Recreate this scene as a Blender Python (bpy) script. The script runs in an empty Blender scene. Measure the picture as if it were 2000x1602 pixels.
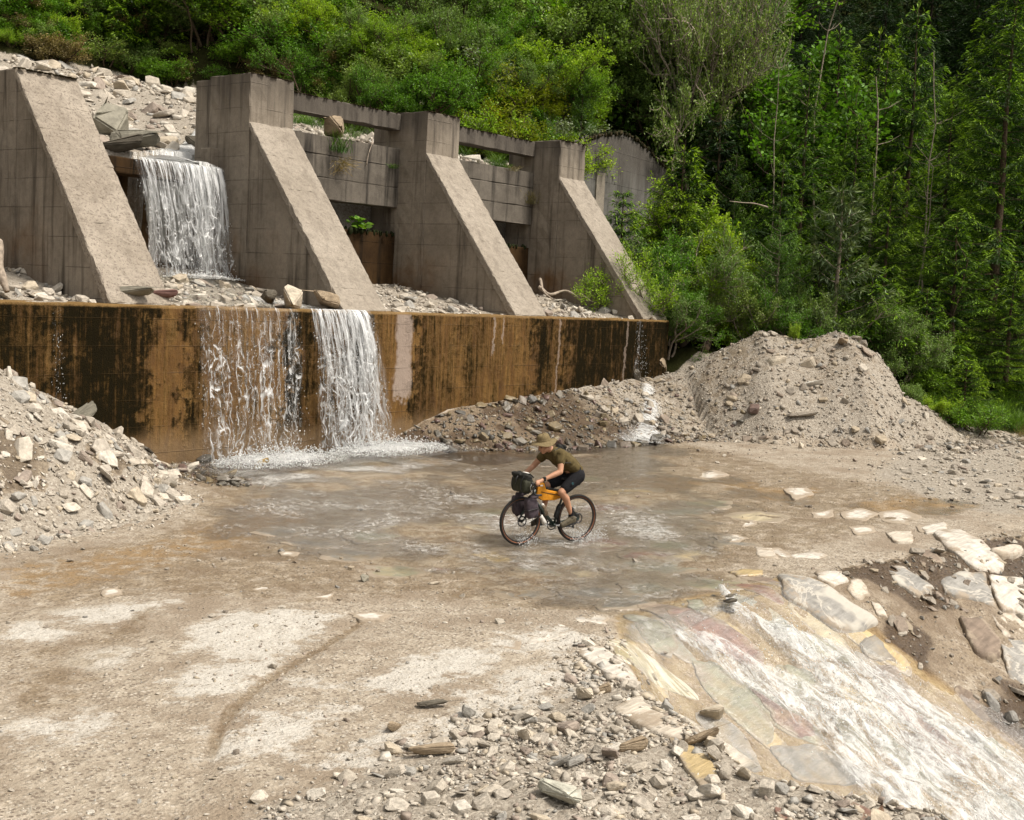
import bpy, bmesh, math, random
import numpy as np
from mathutils import Vector, Matrix, Quaternion
random.seed(7); RNG = np.random.default_rng(7)
scene = bpy.context.scene
COL = scene.collection

# ---------------------------------------------------------------- camera
FPX, CXP, CYP, CAMH = 2400., 1000., 801., 3.57
_p, _r, _a = math.radians(5.43), math.radians(3.0), math.radians(38.65)
_Fh = np.array([math.cos(_a), math.sin(_a), 0]); _z = np.array([0, 0, 1.])
CF = math.cos(_p) * _Fh - math.sin(_p) * _z
_R0 = np.array([math.sin(_a), -math.cos(_a), 0]); _U0 = np.cross(_R0, CF)
CR = math.cos(_r) * _R0 + math.sin(_r) * _U0; CU = math.cos(_r) * _U0 - math.sin(_r) * _R0
CC = np.array([0, 0, CAMH])
cam_d = bpy.data.cameras.new('camera'); cam = bpy.data.objects.new('camera', cam_d); COL.objects.link(cam)
cam_d.sensor_width = 36; cam_d.lens = 36 * FPX / 2000; cam_d.clip_end = 2000; cam_d.clip_start = 0.1
M = Matrix.Identity(4)
for i in range(3):
    M[i][0], M[i][1], M[i][2], M[i][3] = CR[i], CU[i], -CF[i], CC[i]
cam.matrix_world = M
scene.camera = cam

# ---------------------------------------------------------------- sky, sun, exposure (bright overcast)
SUN_EL, SUN_DIR = math.radians(58), (0.30, -0.85)
world = bpy.data.worlds.new('World'); scene.world = world; world.use_nodes = True
wn = world.node_tree; wn.nodes.clear()
sky = wn.nodes.new('ShaderNodeTexSky'); sky.sky_type = 'NISHITA'; sky.sun_disc = False
sky.sun_elevation = SUN_EL; sky.sun_rotation = math.atan2(SUN_DIR[0], SUN_DIR[1])
sky.dust_density = 4.0; sky.air_density = 1.0; sky.ozone_density = 0.6; sky.altitude = 900
hs = wn.nodes.new('ShaderNodeHueSaturation'); hs.inputs['Saturation'].default_value = 0.10
bg = wn.nodes.new('ShaderNodeBackground'); bg.inputs['Strength'].default_value = 0.078
wo = wn.nodes.new('ShaderNodeOutputWorld')
wn.links.new(sky.outputs[0], hs.inputs['Color']); wt = wn.nodes.new('ShaderNodeMix'); wt.data_type = 'RGBA'; wt.blend_type = 'MULTIPLY'; wt.inputs[0].default_value = 1.; wt.inputs[7].default_value = (1., .955, .895, 1)
wn.links.new(hs.outputs[0], wt.inputs[6]); wn.links.new(wt.outputs[2], bg.inputs['Color']); wn.links.new(bg.outputs[0], wo.inputs[0])
sun_d = bpy.data.lights.new('sun', 'SUN'); sun_d.energy = 1.5; sun_d.angle = math.radians(13); sun_d.color = (1.0, 0.92, 0.81)
sun = bpy.data.objects.new('sun', sun_d); COL.objects.link(sun)
_sd = Vector((SUN_DIR[0], SUN_DIR[1], 0)).normalized() * math.cos(SUN_EL) + Vector((0, 0, math.sin(SUN_EL)))
sun.rotation_euler = _sd.to_track_quat('Z', 'Y').to_euler(); sun.location = (0, 0, 40)
scene.view_settings.view_transform = 'Standard'; scene.view_settings.look = 'None'
scene.view_settings.gamma = 1.0; scene.view_settings.exposure = 1.62
scene.view_settings.use_curve_mapping = False
scene.cycles.max_bounces = 5; scene.cycles.transparent_max_bounces = 16
scene.cycles.diffuse_bounces = 2; scene.cycles.glossy_bounces = 2; scene.cycles.transmission_bounces = 2
scene.cycles.caustics_reflective = False; scene.cycles.caustics_refractive = False

# ---------------------------------------------------------------- pixel helpers (a pixel gives a direction, the terrain gives the distance)
def ray(x, y): return CF + CR * (x - CXP) / FPX - CU * (y - CYP) / FPX
def at(x, y, D): return CC + ray(x, y) * D
def onz(x, y, z=0.):
    d = ray(x, y); return CC + d * ((z - CAMH) / d[2])
def onY(x, y, Y):
    d = ray(x, y); return CC + d * (Y / d[1])
def onX(x, y, X):
    d = ray(x, y); return CC + d * (X / d[0])
def proj(P):
    d = np.asarray(P, float) - CC; w = d @ CF
    return CXP + FPX * (d @ CR) / w, CYP - FPX * (d @ CU) / w, w

# ---------------------------------------------------------------- noise
_perm = RNG.random((256, 256))
def vnoise(x, y):
    xi = np.floor(x).astype(int); yi = np.floor(y).astype(int)
    fx = x - xi; fy = y - yi
    fx = fx * fx * (3 - 2 * fx); fy = fy * fy * (3 - 2 * fy)
    g = lambda a, b: _perm[a & 255, b & 255]
    return (g(xi, yi) * (1 - fx) + g(xi + 1, yi) * fx) * (1 - fy) + (g(xi, yi + 1) * (1 - fx) + g(xi + 1, yi + 1) * fx) * fy
def fbm(x, y, o=4):
    s = 0; a = .5; t = 0
    for i in range(o):
        s = s + a * vnoise(x + 17.3 * i, y + 9.1 * i); t += a; x = x * 2.03; y = y * 2.03; a *= .5
    return s / t
def sstep(a, b, x):
    t = np.clip((x - a) / (b - a), 0, 1); return t * t * (3 - 2 * t)
def seg_dist(px, py, poly, vals=None):
    best = np.full(np.shape(px), 1e9); bv = np.zeros(np.shape(px))
    for i in range(len(poly) - 1):
        ax, ay = poly[i][:2]; bx, by = poly[i + 1][:2]
        dx, dy = bx - ax, by - ay
        t = np.clip(((px - ax) * dx + (py - ay) * dy) / (dx * dx + dy * dy), 0, 1)
        d = np.hypot(px - ax - t * dx, py - ay - t * dy)
        if vals is not None:
            v = vals[i] * (1 - t) + vals[i + 1] * t
            bv = np.where(d < best, v, bv)
        best = np.minimum(best, d)
    return (best, bv) if vals is not None else best
def in_poly(px, py, poly):
    r = np.zeros(np.shape(px), bool); n = len(poly)
    for i in range(n):
        x1, y1 = poly[i][:2]; x2, y2 = poly[(i + 1) % n][:2]
        c = ((y1 > py) != (y2 > py)) & (px < (x2 - x1) * (py - y1) / ((y2 - y1) if y2 != y1 else 1e-9) + x1)
        r ^= c
    return r
def poly_mask(px, py, poly, soft=.3):
    """1 inside, 0 outside, soft edge"""
    ins = in_poly(px, py, poly); d = seg_dist(px, py, list(poly) + [poly[0]])
    return sstep(-soft, soft, np.where(ins, d, -d))
def gz(pts): return [tuple(onz(x, y)[:2]) for x, y in pts]

# ---------------------------------------------------------------- terrain height
Y0 = 19.4                       # front of the lower wall
XK = [12.85, 18.6, 24.6, 30.6]  # left sides of the four buttresses
BW = 1.32
def lipY(X): return 7.35 - 0.15 * np.maximum(X - 12, -2)
def bankX(Y): return np.interp(Y, [-5, 2.3, 2.75, 3.35, 4.0, 4.6, 5.9, 7.05, 7.6], [3.8, 7.9, 8.3, 8.05, 7.95, 8.35, 9.3, 10.6, 11.3])
FORD = gz([(400, 930), (600, 905), (830, 900), (1000, 875), (1240, 850), (1330, 880), (1420, 960), (1440, 1080), (1400, 1110), (1540, 1110), (1500, 1150), (1240, 1192), (1050, 1190), (900, 1150), (720, 1110), (600, 1080), (480, 1020), (400, 990)])
PUDS = [gz(q) for q in ([(0, 1118), (60, 1112), (110, 1122), (70, 1140), (0, 1146)],
        [(215, 1075), (280, 1066), (350, 1082), (300, 1096), (220, 1092)],
        [(340, 1050), (420, 1020), (520, 985), (600, 990), (620, 1015), (520, 1035), (430, 1052), (360, 1062)],
        [(1190, 930), (1300, 925), (1400, 940), (1330, 960), (1200, 955)],
        [(1350, 905), (1500, 950), (1620, 955), (1560, 985), (1420, 960)],
        [(1640, 985), (1780, 965), (1930, 985), (1850, 1005), (1700, 1005)])]
TRK = [tuple(onz(*p)[:2]) for p in [(720, 1200), (640, 1260), (560, 1300), (500, 1340), (450, 1390), (420, 1450), (390, 1510), (345, 1590)]]
TRK2 = [tuple(onz(*p)[:2]) for p in [(600, 1285), (500, 1345), (445, 1390), (425, 1430), (410, 1470)]]
LFOOT = [(-20, 9.5), (3.0, 13.2), (7.87, 14.4), (10.3, 15.0), (11.7, 15.8), (12.4, 17.0), (13.2, 18.2), (14.3, 19.6), (14.3, 60)]
RRIDGE = [(29.9, 19.6), (31.4, 18.7), (32.7, 17.0), (33.4, 16.0), (34.2, 15.1), (34.9, 14.3), (35.4, 13.8)]
RH = [1.0, 1.6, 2.82, 2.62, 2.92, 2.3, 1.1]
def bed_edge(X): return np.interp(X, [-60, 20, 26, 30.5, 34, 60], [36, 37.5, 37.5, 29, 26, 26])
def Hsmooth(X, Y):
    X, Y = np.broadcast_arrays(np.asarray(X, float), np.asarray(Y, float))
    z = np.zeros(X.shape)
    # embankment below the road edge, with the chute
    lip = lipY(X); s = np.maximum(lip - Y, 0)
    fall = 0.5 * (np.sqrt(s * s + .09) - .3)
    fall = np.where(fall > 6, 6 + (fall - 6) * .1, fall)
    bx = bankX(Y)
    side = sstep(0.0, 1.1, X - bx)
    chute = sstep(0.3, 1.0, X - bx) * (1 - sstep(14.6, 15.6, X + 0.1 * (7.3 - Y)))
    z = z - side * fall - chute * .10 * sstep(0, 1.2, s)
    # heap of rubble in the foreground
    hp = sstep(6.6, 4.6, Y) * (1 - side)
    z = z + hp * .16
    # ford
    z = z - .030 * poly_mask(X, Y, FORD, 1.1) * sstep(7.0, 7.8, Y)
    # left bank
    ins = in_poly(X, Y, LFOOT + [(-60, 60), (-60, 9)])
    d = seg_dist(X, Y, LFOOT)
    d = np.where(ins, d, 0)
    lm = np.where(d < 3.6, .67 * d, 2.41 + .25 * (d - 3.6)); lm = np.minimum(lm, 3.0)
    z = z + lm * sstep(0, .7, d)
    # talus at the foot of the wall
    dw = np.maximum(Y0 - Y, 0)
    h0 = np.interp(X, [19.3, 20.2, 21.8, 24.2, 28.5, 30], [0, .25, .75, .9, 1.2, 1.3])
    ta = np.maximum(h0 - .42 * dw - .0, 0)
    z = z + np.where(X < 31, ta, ta * sstep(33, 31, X))
    # right mound
    d, hv = seg_dist(X, Y, RRIDGE, RH)
    rm = hv - .88 * np.sqrt(d * d + 1.2) + .96
    back = np.maximum((X - 33) * .284 + (Y - 12.3) * .959, 0)
    rfl = np.where(X > 28, .30 * back * sstep(29.5, 33.5, X + .0 * Y), 0)
    rfl = np.minimum(rfl, 30)
    z = np.maximum(z, 0.0 * z + np.where(rm > 0, rm, -1e3))
    z = np.maximum(z, np.where((X > 29) & (back > 0), rfl, -1e3))
    # inside and behind the dam
    zl = np.where(Y < 20.32, 2.95, 2.98 + .17 * (Y - 20.32))          # ledge fill
    bed = 6.05 + .30 * (Y - 24.2)
    bed = bed + sstep(19.3, 22.5, X) * np.maximum(7.25 + .22 * (Y - 24.3) - bed, 0)
    be = bed_edge(X)
    b0 = 6.05 + .30 * (be - 24.2); b0 = b0 + sstep(19.3, 22.5, X) * np.maximum(7.25 + .22 * (be - 24.3) - b0, 0)
    zb = np.where(Y > be, b0 + .55 * (Y - be) + .9 * sstep(0, 1.5, Y - be), bed)
    wingY = np.where(X < 31.7, 25.15, 24.45 + .151 * np.maximum(X - 31.9, 0))
    zin = np.where(Y > wingY + .1, zb, zl)
    inside = (Y > Y0 + .25) & (X < 31.6)
    behind = (Y > wingY + .1) & (X < 44)
    z = np.where(inside | behind, zin, z)
    far = (X >= 44)
    z = np.where(far & (Y > 20), np.maximum(z, zb * sstep(44, 52, X) * sstep(20, 30, Y)), z)
    # valley floor rolls up to hills all round
    rr = np.hypot(X - 15, Y - 15)
    z = z + np.where(rr > 90, (rr - 90) * .25, 0)
    return z
def Hn(X, Y):
    """with small-scale relief"""
    z = Hsmooth(X, Y)
    road = (Y < Y0) & (X < 40)
    amp = np.where(road, .07, .12)
    rough = np.zeros(np.shape(z))
    d, hv = seg_dist(X, Y, RRIDGE, RH)
    rough = np.maximum(rough, sstep(4.2, 3.2, d))
    ins = in_poly(X, Y, LFOOT + [(-60, 60), (-60, 9)])
    rough = np.maximum(rough, np.where(ins, 1, 0))
    rough = np.maximum(rough, sstep(.1, .3, np.where(Y < Y0, z, 0)))
    rough = np.maximum(rough, sstep(6.6, 5.6, Y) * sstep(0.2, -.4, X - bankX(Y)) * .8)
    rb = sstep(15.2, 16, X) * sstep(7.2, 6.2, Y)
    rough = np.maximum(rough, rb)
    z = z + amp * (fbm(X * .75 + 5, Y * .75, 4) - .5) * (1 - .5 * sstep(0, 1, lipY(X) - Y))
    z = z + (fbm(X * 3.1, Y * 3.1 + 7, 4) - .5) * (.022 + .16 * rough)
    z = z + np.where(road & (Y > 6), -.02 * sum(poly_mask(X, Y, p, .12) for p in PUDS), 0)
    z = z - np.where(road & (Y > 5) & (X < 12), .022 * sstep(.09, .02, seg_dist(X, Y, TRK)) + .018 * sstep(.07, .015, seg_dist(X, Y, TRK2)), 0)
    return z
def hpt(x, y): return float(Hn(np.array([x]), np.array([y]))[0])
def onH(x, y, zoff=0., t0=5., t1=140.):
    """march along the pixel's ray to the terrain"""
    d = ray(x, y); t = np.linspace(t0, t1, 2400); P = CC[None] + d[None] * t[:, None]
    dz = P[:, 2] - Hsmooth(P[:, 0], P[:, 1]) - zoff
    k = np.argmax(dz < 0)
    if dz[k] >= 0: return P[-1]
    if k == 0: return P[0]
    f = dz[k - 1] / (dz[k - 1] - dz[k]); return P[k - 1] + (P[k] - P[k - 1]) * f

# ---------------------------------------------------------------- object helpers
def obj(name, mesh, mat=None, parent=None, **props):
    o = bpy.data.objects.new(name, mesh); COL.objects.link(o)
    if mat is not None and mesh is not None and not mesh.materials: mesh.materials.append(mat)
    if parent is not None: o.parent = parent
    for k, v in props.items(): o[k] = v
    return o
def thing(name, label, cat, loc=(0, 0, 0), group=None, rz=0.):
    o = bpy.data.objects.new(name, None); COL.objects.link(o); o.location = loc; o.rotation_euler = (0, 0, rz)
    o.empty_display_size = .2
    o['label'] = label; o['category'] = cat
    if group: o['group'] = group
    return o
def tag(o, label, cat, group=None):
    o['label'] = label; o['category'] = cat
    if group: o['group'] = group
    return o
def mesh_np(name, V, F, smooth=False):
    """V (n,3), F list/array of equal-length polygons"""
    V = np.asarray(V, np.float32); F = np.asarray(F, np.int32)
    me = bpy.data.meshes.new(name); k = F.shape[1]
    me.vertices.add(len(V)); me.vertices.foreach_set('co', V.ravel())
    me.loops.add(F.size); me.loops.foreach_set('vertex_index', F.ravel())
    me.polygons.add(len(F)); me.polygons.foreach_set('loop_start', np.arange(0, F.size, k, dtype=np.int32))
    try: me.polygons.foreach_set('loop_total', np.full(len(F), k, np.int32))
    except Exception: pass
    me.update(calc_edges=True)
    if smooth: me.polygons.foreach_set('use_smooth', np.ones(len(F), bool))
    return me
def add_col(me, name, arr):
    arr = np.asarray(arr, np.float32)
    if arr.shape[1] == 3: arr = np.concatenate([arr, np.ones((len(arr), 1), np.float32)], 1)
    a = me.color_attributes.new(name, 'FLOAT_COLOR', 'POINT'); a.data.foreach_set('color', np.ascontiguousarray(arr).ravel())
def add_uv(me, name, uv):
    a = me.attributes.new(name, 'FLOAT_VECTOR', 'POINT'); v = np.zeros((len(uv), 3), np.float32); v[:, :uv.shape[1]] = uv; a.data.foreach_set('vector', v.ravel())
def bm_mesh(name, bm, smooth=False):
    me = bpy.data.meshes.new(name); bmesh.ops.recalc_face_normals(bm, faces=bm.faces); bm.to_mesh(me); bm.free()
    if smooth: me.polygons.foreach_set('use_smooth', np.ones(len(me.polygons), bool))
    return me
def grid_faces(nx, ny):
    i = np.arange(nx * ny).reshape(ny, nx)
    return np.stack([i[:-1, :-1], i[:-1, 1:], i[1:, 1:], i[1:, :-1]], -1).reshape(-1, 4)

# ---------------------------------------------------------------- material helper
class NT:
    def __init__(s, name):
        s.m = bpy.data.materials.new(name); s.m.use_nodes = True; s.t = s.m.node_tree; s.t.nodes.clear()
        s.out = s.t.nodes.new('ShaderNodeOutputMaterial')
    def n(s, typ, **kw):
        nd = s.t.nodes.new(typ)
        for k, v in kw.items():
            if k.startswith('i_'):
                key = k[2:]; key = int(key) if key.isdigit() else key.replace('_', ' ')
                s.set(nd.inputs[key], v)
            else: setattr(nd, k, v)
        return nd
    def set(s, sock, v):
        if hasattr(v, 'bl_idname') or hasattr(v, 'is_output'): s.t.links.new(v, sock)
        else:
            if sock.type == 'RGBA' and len(v) == 3: v = (*v, 1)
            sock.default_value = v
    def pos(s): return s.n('ShaderNodeNewGeometry').outputs['Position']
    def objc(s): return s.n('ShaderNodeTexCoord').outputs['Object']
    def attr(s, name, out='Color'): return s.n('ShaderNodeAttribute', attribute_name=name).outputs[out]
    def mapv(s, v, scale=(1, 1, 1), loc=(0, 0, 0), rot=(0, 0, 0)):
        return s.n('ShaderNodeMapping', i_Vector=v, i_Scale=scale, i_Location=loc, i_Rotation=rot).outputs[0]
    def noise(s, v, scale, detail=4, rough=.6, dist=0.):
        return s.n('ShaderNodeTexNoise', i_Vector=v, i_Scale=scale, i_Detail=detail, i_Roughness=rough, i_Distortion=dist).outputs[0]
    def vor(s, v, scale, feature='F1', out='Distance', rnd=1.):
        return s.n('ShaderNodeTexVoronoi', feature=feature, i_Vector=v, i_Scale=scale, i_Randomness=rnd).outputs[out]
    def ramp(s, f, stops, interp='LINEAR'):
        nd = s.n('ShaderNodeValToRGB', i_Fac=f); cr = nd.color_ramp; cr.interpolation = interp
        while len(cr.elements) < len(stops): cr.elements.new(.5)
        for e, (p, c) in zip(cr.elements, stops):
            e.position = p; c = (c, c, c) if isinstance(c, (int, float)) else c; e.color = (*c, 1) if len(c) == 3 else c
        return nd.outputs[0]
    def mix(s, f, a, b, mode='MIX'):
        nd = s.n('ShaderNodeMix', data_type='RGBA', blend_type=mode); s.set(nd.inputs[0], f); s.set(nd.inputs[6], a); s.set(nd.inputs[7], b); return nd.outputs[2]
    def math(s, op, a, b=0., c=0., clamp=False):
        nd = s.n('ShaderNodeMath', operation=op, use_clamp=clamp); s.set(nd.inputs[0], a); s.set(nd.inputs[1], b); s.set(nd.inputs[2], c); return nd.outputs[0]
    def mr(s, v, a, b, c=0., d=1., smooth=True):
        nd = s.n('ShaderNodeMapRange', interpolation_type='SMOOTHSTEP' if smooth else 'LINEAR')
        s.set(nd.inputs[0], v)
        for i, q in enumerate((a, b, c, d)): s.set(nd.inputs[i + 1], q)
        return nd.outputs[0]
    def sep(s, v):
        nd = s.n('ShaderNodeSeparateXYZ', i_Vector=v); return nd.outputs
    def sepc(s, v):
        nd = s.n('ShaderNodeSeparateColor', i_Color=v); return nd.outputs
    def bump(s, h, strength=.5, dist=.02, normal=None):
        nd = s.n('ShaderNodeBump', i_Height=h, i_Strength=strength, i_Distance=dist)
        if normal is not None: s.set(nd.inputs['Normal'], normal)
        return nd.outputs[0]
    def bsdf(s, color, rough=.8, normal=None, spec=.3, **kw):
        nd = s.n('ShaderNodeBsdfPrincipled'); s.set(nd.inputs['Base Color'], color); s.set(nd.inputs['Roughness'], rough); s.set(nd.inputs['Specular IOR Level'], spec)
        if normal is not None: s.set(nd.inputs['Normal'], normal)
        for k, v in kw.items(): s.set(nd.inputs[k.replace('_', ' ')], v)
        return nd.outputs[0]
    def done(s, sh): s.t.links.new(sh, s.out.inputs[0]); return s.m
def plain(name, color, rough=.6, spec=.3, noise=.15, scale=12., metal=0., bump=0.):
    q = NT(name); v = q.objc(); nz = q.noise(v, scale, 4)
    c = q.mix(q.mr(nz, .3, .7), tuple(x * (1 - noise) for x in color), tuple(min(1, x * (1 + noise)) for x in color))
    nm = q.bump(nz, bump, .01) if bump else None
    return q.done(q.bsdf(c, rough, nm, spec, Metallic=metal))
# ================================================================ materials of the setting
def mat_ground():
    q = NT('ground'); v = q.pos()
    z1 = q.sepc(q.attr('zone')); z2 = q.sepc(q.attr('zone2'))
    n0 = q.noise(v, .9, 4, .65); n1 = q.noise(v, 6, 5, .7); n2 = q.noise(v, 38, 3, .7)
    vn = q.n('ShaderNodeTexVoronoi', i_Vector=v, i_Scale=26.); peb = vn.outputs['Distance']; pebc = vn.outputs['Color']
    pr = q.sepc(pebc)[0]
    base = q.ramp(n1, [(.28, (.21, .172, .128)), (.5, (.335, .285, .222)), (.7, (.45, .395, .32))])
    pin = q.mr(peb, .55, .35)
    base = q.mix(q.math('MULTIPLY', q.mr(pr, .62, .95), q.math('MULTIPLY', pin, .8)), base, (.50, .45, .38))
    base = q.mix(q.math('MULTIPLY', q.mr(pr, .30, .22), q.math('MULTIPLY', pin, .8)), base, (.13, .10, .075))
    base = q.mix(q.mr(n0, .42, .68), base, q.mix(n2, (.20, .155, .11), (.29, .235, .175)))
    en = q.math('SUBTRACT', q.noise(v, 3.5, 6, .75), .5)
    def edge(m, w=.32, lo=.3, hi=.7):
        return q.mr(q.math('ADD', m, q.math('MULTIPLY', en, w * 4)), lo, hi)
    pale = q.ramp(n1, [(.25, (.36, .325, .275)), (.5, (.47, .44, .39)), (.8, (.55, .525, .475))])
    c = q.mix(edge(z1[1], .62), base, pale)
    grav = q.mix(pr, (.22, .188, .15), (.40, .36, .30)); grav = q.mix(q.mr(peb, .0, .35), q.mix(.55, grav, (.1, .08, .06)), grav)
    c = q.mix(edge(z2[1], .25), c, grav)
    och = q.ramp(n0, [(.3, (.30, .20, .10)), (.7, (.44, .32, .18))])
    c = q.mix(q.math('MULTIPLY', edge(z1[2], .45), .8), c, och)
    mort = q.ramp(n1, [(.25, (.20, .135, .06)), (.5, (.32, .235, .125)), (.75, (.42, .335, .20))])
    c = q.mix(q.mr(z2[2], .3, .7), c, mort)
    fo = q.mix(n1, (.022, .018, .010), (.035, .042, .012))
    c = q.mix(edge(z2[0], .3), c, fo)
    wet = edge(z1[0], .5)
    c = q.mix(wet, c, q.mix(1., c, (.74, .675, .59), 'MULTIPLY'))
    c = q.mix(q.mr(z1[0], .95, 1.4), c, q.mix(1., c, (.36, .31, .26), 'MULTIPLY'))
    rough = q.mix(wet, (.9,) * 3, (.32,) * 3)
    h = q.math('ADD', q.math('MULTIPLY', n2, .5), q.math('MULTIPLY', q.math('SUBTRACT', 1., peb), q.mr(pr, .3, 1., .1, .6)))
    h = q.math('ADD', h, q.math('MULTIPLY', n1, .9))
    nm = q.bump(h, .9, .045)
    return q.done(q.bsdf(c, rough, nm, q.mr(z2[0], 0, 1, .3, .0)))
def mat_stone(name, pal, inst=True, wet=0., veins=False, moss=0.):
    q = NT(name)
    v = q.objc()
    if inst: rnd = q.n('ShaderNodeObjectInfo').outputs['Random']
    else:
        v = q.pos(); rnd = q.sepc(q.attr('tint'))[0]
    vv = q.n('ShaderNodeVectorMath', operation='ADD', i_0=v, i_1=q.n('ShaderNodeCombineXYZ', i_0=q.math('MULTIPLY', rnd, 37.), i_1=rnd).outputs[0]).outputs[0]
    k = len(pal); c0 = q.ramp(rnd, [(i / k, p) for i, p in enumerate(pal)], 'CONSTANT')
    n = q.noise(vv, 5 if inst else 9, 5, .7); n2 = q.noise(q.mapv(vv, (1, 1, 5), rot=(.5, .3, 0)), 3.5, 3, .65)
    c = q.mix(1., c0, q.ramp(n, [(.25, .62), (.5, .95), (.75, 1.25)]), 'MULTIPLY')
    c = q.mix(1., c, q.ramp(n2, [(.3, .78), (.6, 1.08)]), 'MULTIPLY')
    if veins:
        w = q.noise(vv, 1.4, 5, .6, 1.5); c = q.mix(q.mr(q.math('ABSOLUTE', q.math('SUBTRACT', w, .5)), .0, .02, .85, 0.), c, (.66, .62, .54))
    if moss: c = q.mix(q.mr(q.noise(vv, 2.5, 5), .62 - moss * .25, .75), c, (.05, .06, .015))
    nm = q.bump(q.math('ADD', n, q.math('MULTIPLY', n2, .8)), .55, .03)
    return q.done(q.bsdf(c, .35 if wet else .85, nm, .5 if wet else .25))
PAL_DRY = [(.42, .375, .31), (.48, .435, .365), (.36, .32, .265), (.46, .415, .35), (.39, .35, .295), (.52, .48, .415), (.33, .315, .285), (.43, .37, .285), (.29, .24, .20), (.46, .415, .35)]
PAL_WET = [(.10, .085, .065), (.15, .12, .09), (.08, .075, .065), (.19, .15, .09), (.13, .085, .07), (.20, .18, .15), (.11, .10, .08), (.17, .13, .07)]
PAL_MID = [(.29, .255, .21), (.36, .32, .265), (.25, .215, .175), (.32, .285, .235), (.40, .36, .30), (.27, .22, .175), (.25, .24, .22), (.34, .285, .21)]
M_GROUND = mat_ground()
M_STONE = mat_stone('stone_dry', PAL_DRY); M_STONE_S = mat_stone('stone_dry_small', PAL_DRY, False)
M_STONE_M = mat_stone('stone_mid', PAL_MID); M_STONE_MS = mat_stone('stone_mid_small', PAL_MID, False)
M_STONE_W = mat_stone('stone_wet', PAL_WET, True, 1.); M_STONE_WS = mat_stone('stone_wet_small', PAL_WET, False, 1.)

def mat_concrete(name, base=(.205, .174, .137), dark=(.062, .051, .040), light=(.285, .246, .198), stain=.5, boards=True, rust=0., speck=0., topdark=0.):
    q = NT(name); v = q.pos(); s = q.sep(v)
    n0 = q.noise(v, .8, 4, .6); n1 = q.noise(v, 7, 5, .7); n2 = q.noise(v, 60, 3, .7)
    st = q.noise(q.mapv(v, (2.3, 2.3, .16)), 1.6, 4, .65); st2 = q.noise(q.mapv(v, (7, 7, .3)), 1.6, 4, .7)
    c = q.mix(q.mr(n0, .3, .7), base, light)
    c = q.mix(1., c, q.ramp(n1, [(.2, .72), (.5, 1.), (.8, 1.2)]), 'MULTIPLY')
    c = q.mix(1., c, q.ramp(n2, [(.25, .75), (.5, 1.), (.8, 1.18)]), 'MULTIPLY')
    c = q.mix(q.math('MULTIPLY', q.mr(st, .48, .72), stain), c, dark)
    c = q.mix(q.math('MULTIPLY', q.mr(st2, .55, .75), stain * .3), c, dark)
    c = q.mix(q.mr(n2, .70, .76), c, (.09, .07, .055))
    if speck: c = q.mix(q.math('MULTIPLY', q.mr(q.noise(v, 22, 4, .75), .53, .62), speck), c, (.13, .105, .085))
    h = q.math('ADD', q.math('MULTIPLY', n1, .6), q.math('MULTIPLY', n2, .35))
    if boards:
        fr = q.math('FRACT', q.math('DIVIDE', q.math('ADD', s[2], q.math('MULTIPLY', n1, .012)), .56))
        ln = q.mr(q.math('ABSOLUTE', q.math('SUBTRACT', fr, .5)), .0, .022, 1., 0.)
        ln = q.math('MULTIPLY', ln, q.mr(q.noise(v, 1.3, 2), .25 if name == 'concrete_wing' else .40, .55))
        c = q.mix(q.math('MULTIPLY', ln, .85 if name == 'concrete_wing' else .55), c, dark); h = q.math('ADD', h, q.math('MULTIPLY', ln, 1.2))
    if rust:
        wr = q.mr(q.math('ADD', q.math('SUBTRACT', 5.0, s[2]), q.math('MULTIPLY', q.math('SUBTRACT', n0, .5), 6.)), .2, 2.4)
        wy = q.mr(q.math('ADD', s[1], q.math('MULTIPLY', n0, .9)), 22.0, 24.0)
        wf = q.math('MULTIPLY', q.math('MULTIPLY', wr, wy), rust)
        c = q.mix(wf, c, q.mix(n1, (.075, .04, .016), (.19, .10, .04)))
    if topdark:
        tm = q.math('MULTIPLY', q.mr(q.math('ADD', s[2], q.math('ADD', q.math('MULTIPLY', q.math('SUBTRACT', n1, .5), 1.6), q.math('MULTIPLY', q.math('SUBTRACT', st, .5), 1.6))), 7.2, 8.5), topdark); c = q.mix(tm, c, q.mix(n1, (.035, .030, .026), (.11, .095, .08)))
    nm = q.bump(h, .55, .025)
    return q.done(q.bsdf(c, .9, nm, .15))
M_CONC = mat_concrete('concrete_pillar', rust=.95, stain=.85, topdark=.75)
M_CONC_CAP = mat_concrete('concrete_sloping_cap', (.255, .222, .18), (.135, .113, .09), (.315, .278, .23), .5, False, 0., .5)
M_CONC_CAP1 = mat_concrete('concrete_sloping_cap_lichen', (.245, .21, .168), (.115, .094, .074), (.32, .28, .23), .4, False, 0., .85)
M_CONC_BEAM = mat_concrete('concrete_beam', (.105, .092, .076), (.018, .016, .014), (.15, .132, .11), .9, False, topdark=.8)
M_CONC_WING = mat_concrete('concrete_wing', (.095, .09, .082), (.018, .018, .016), (.165, .158, .145), .55, True, topdark=.7)
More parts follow.
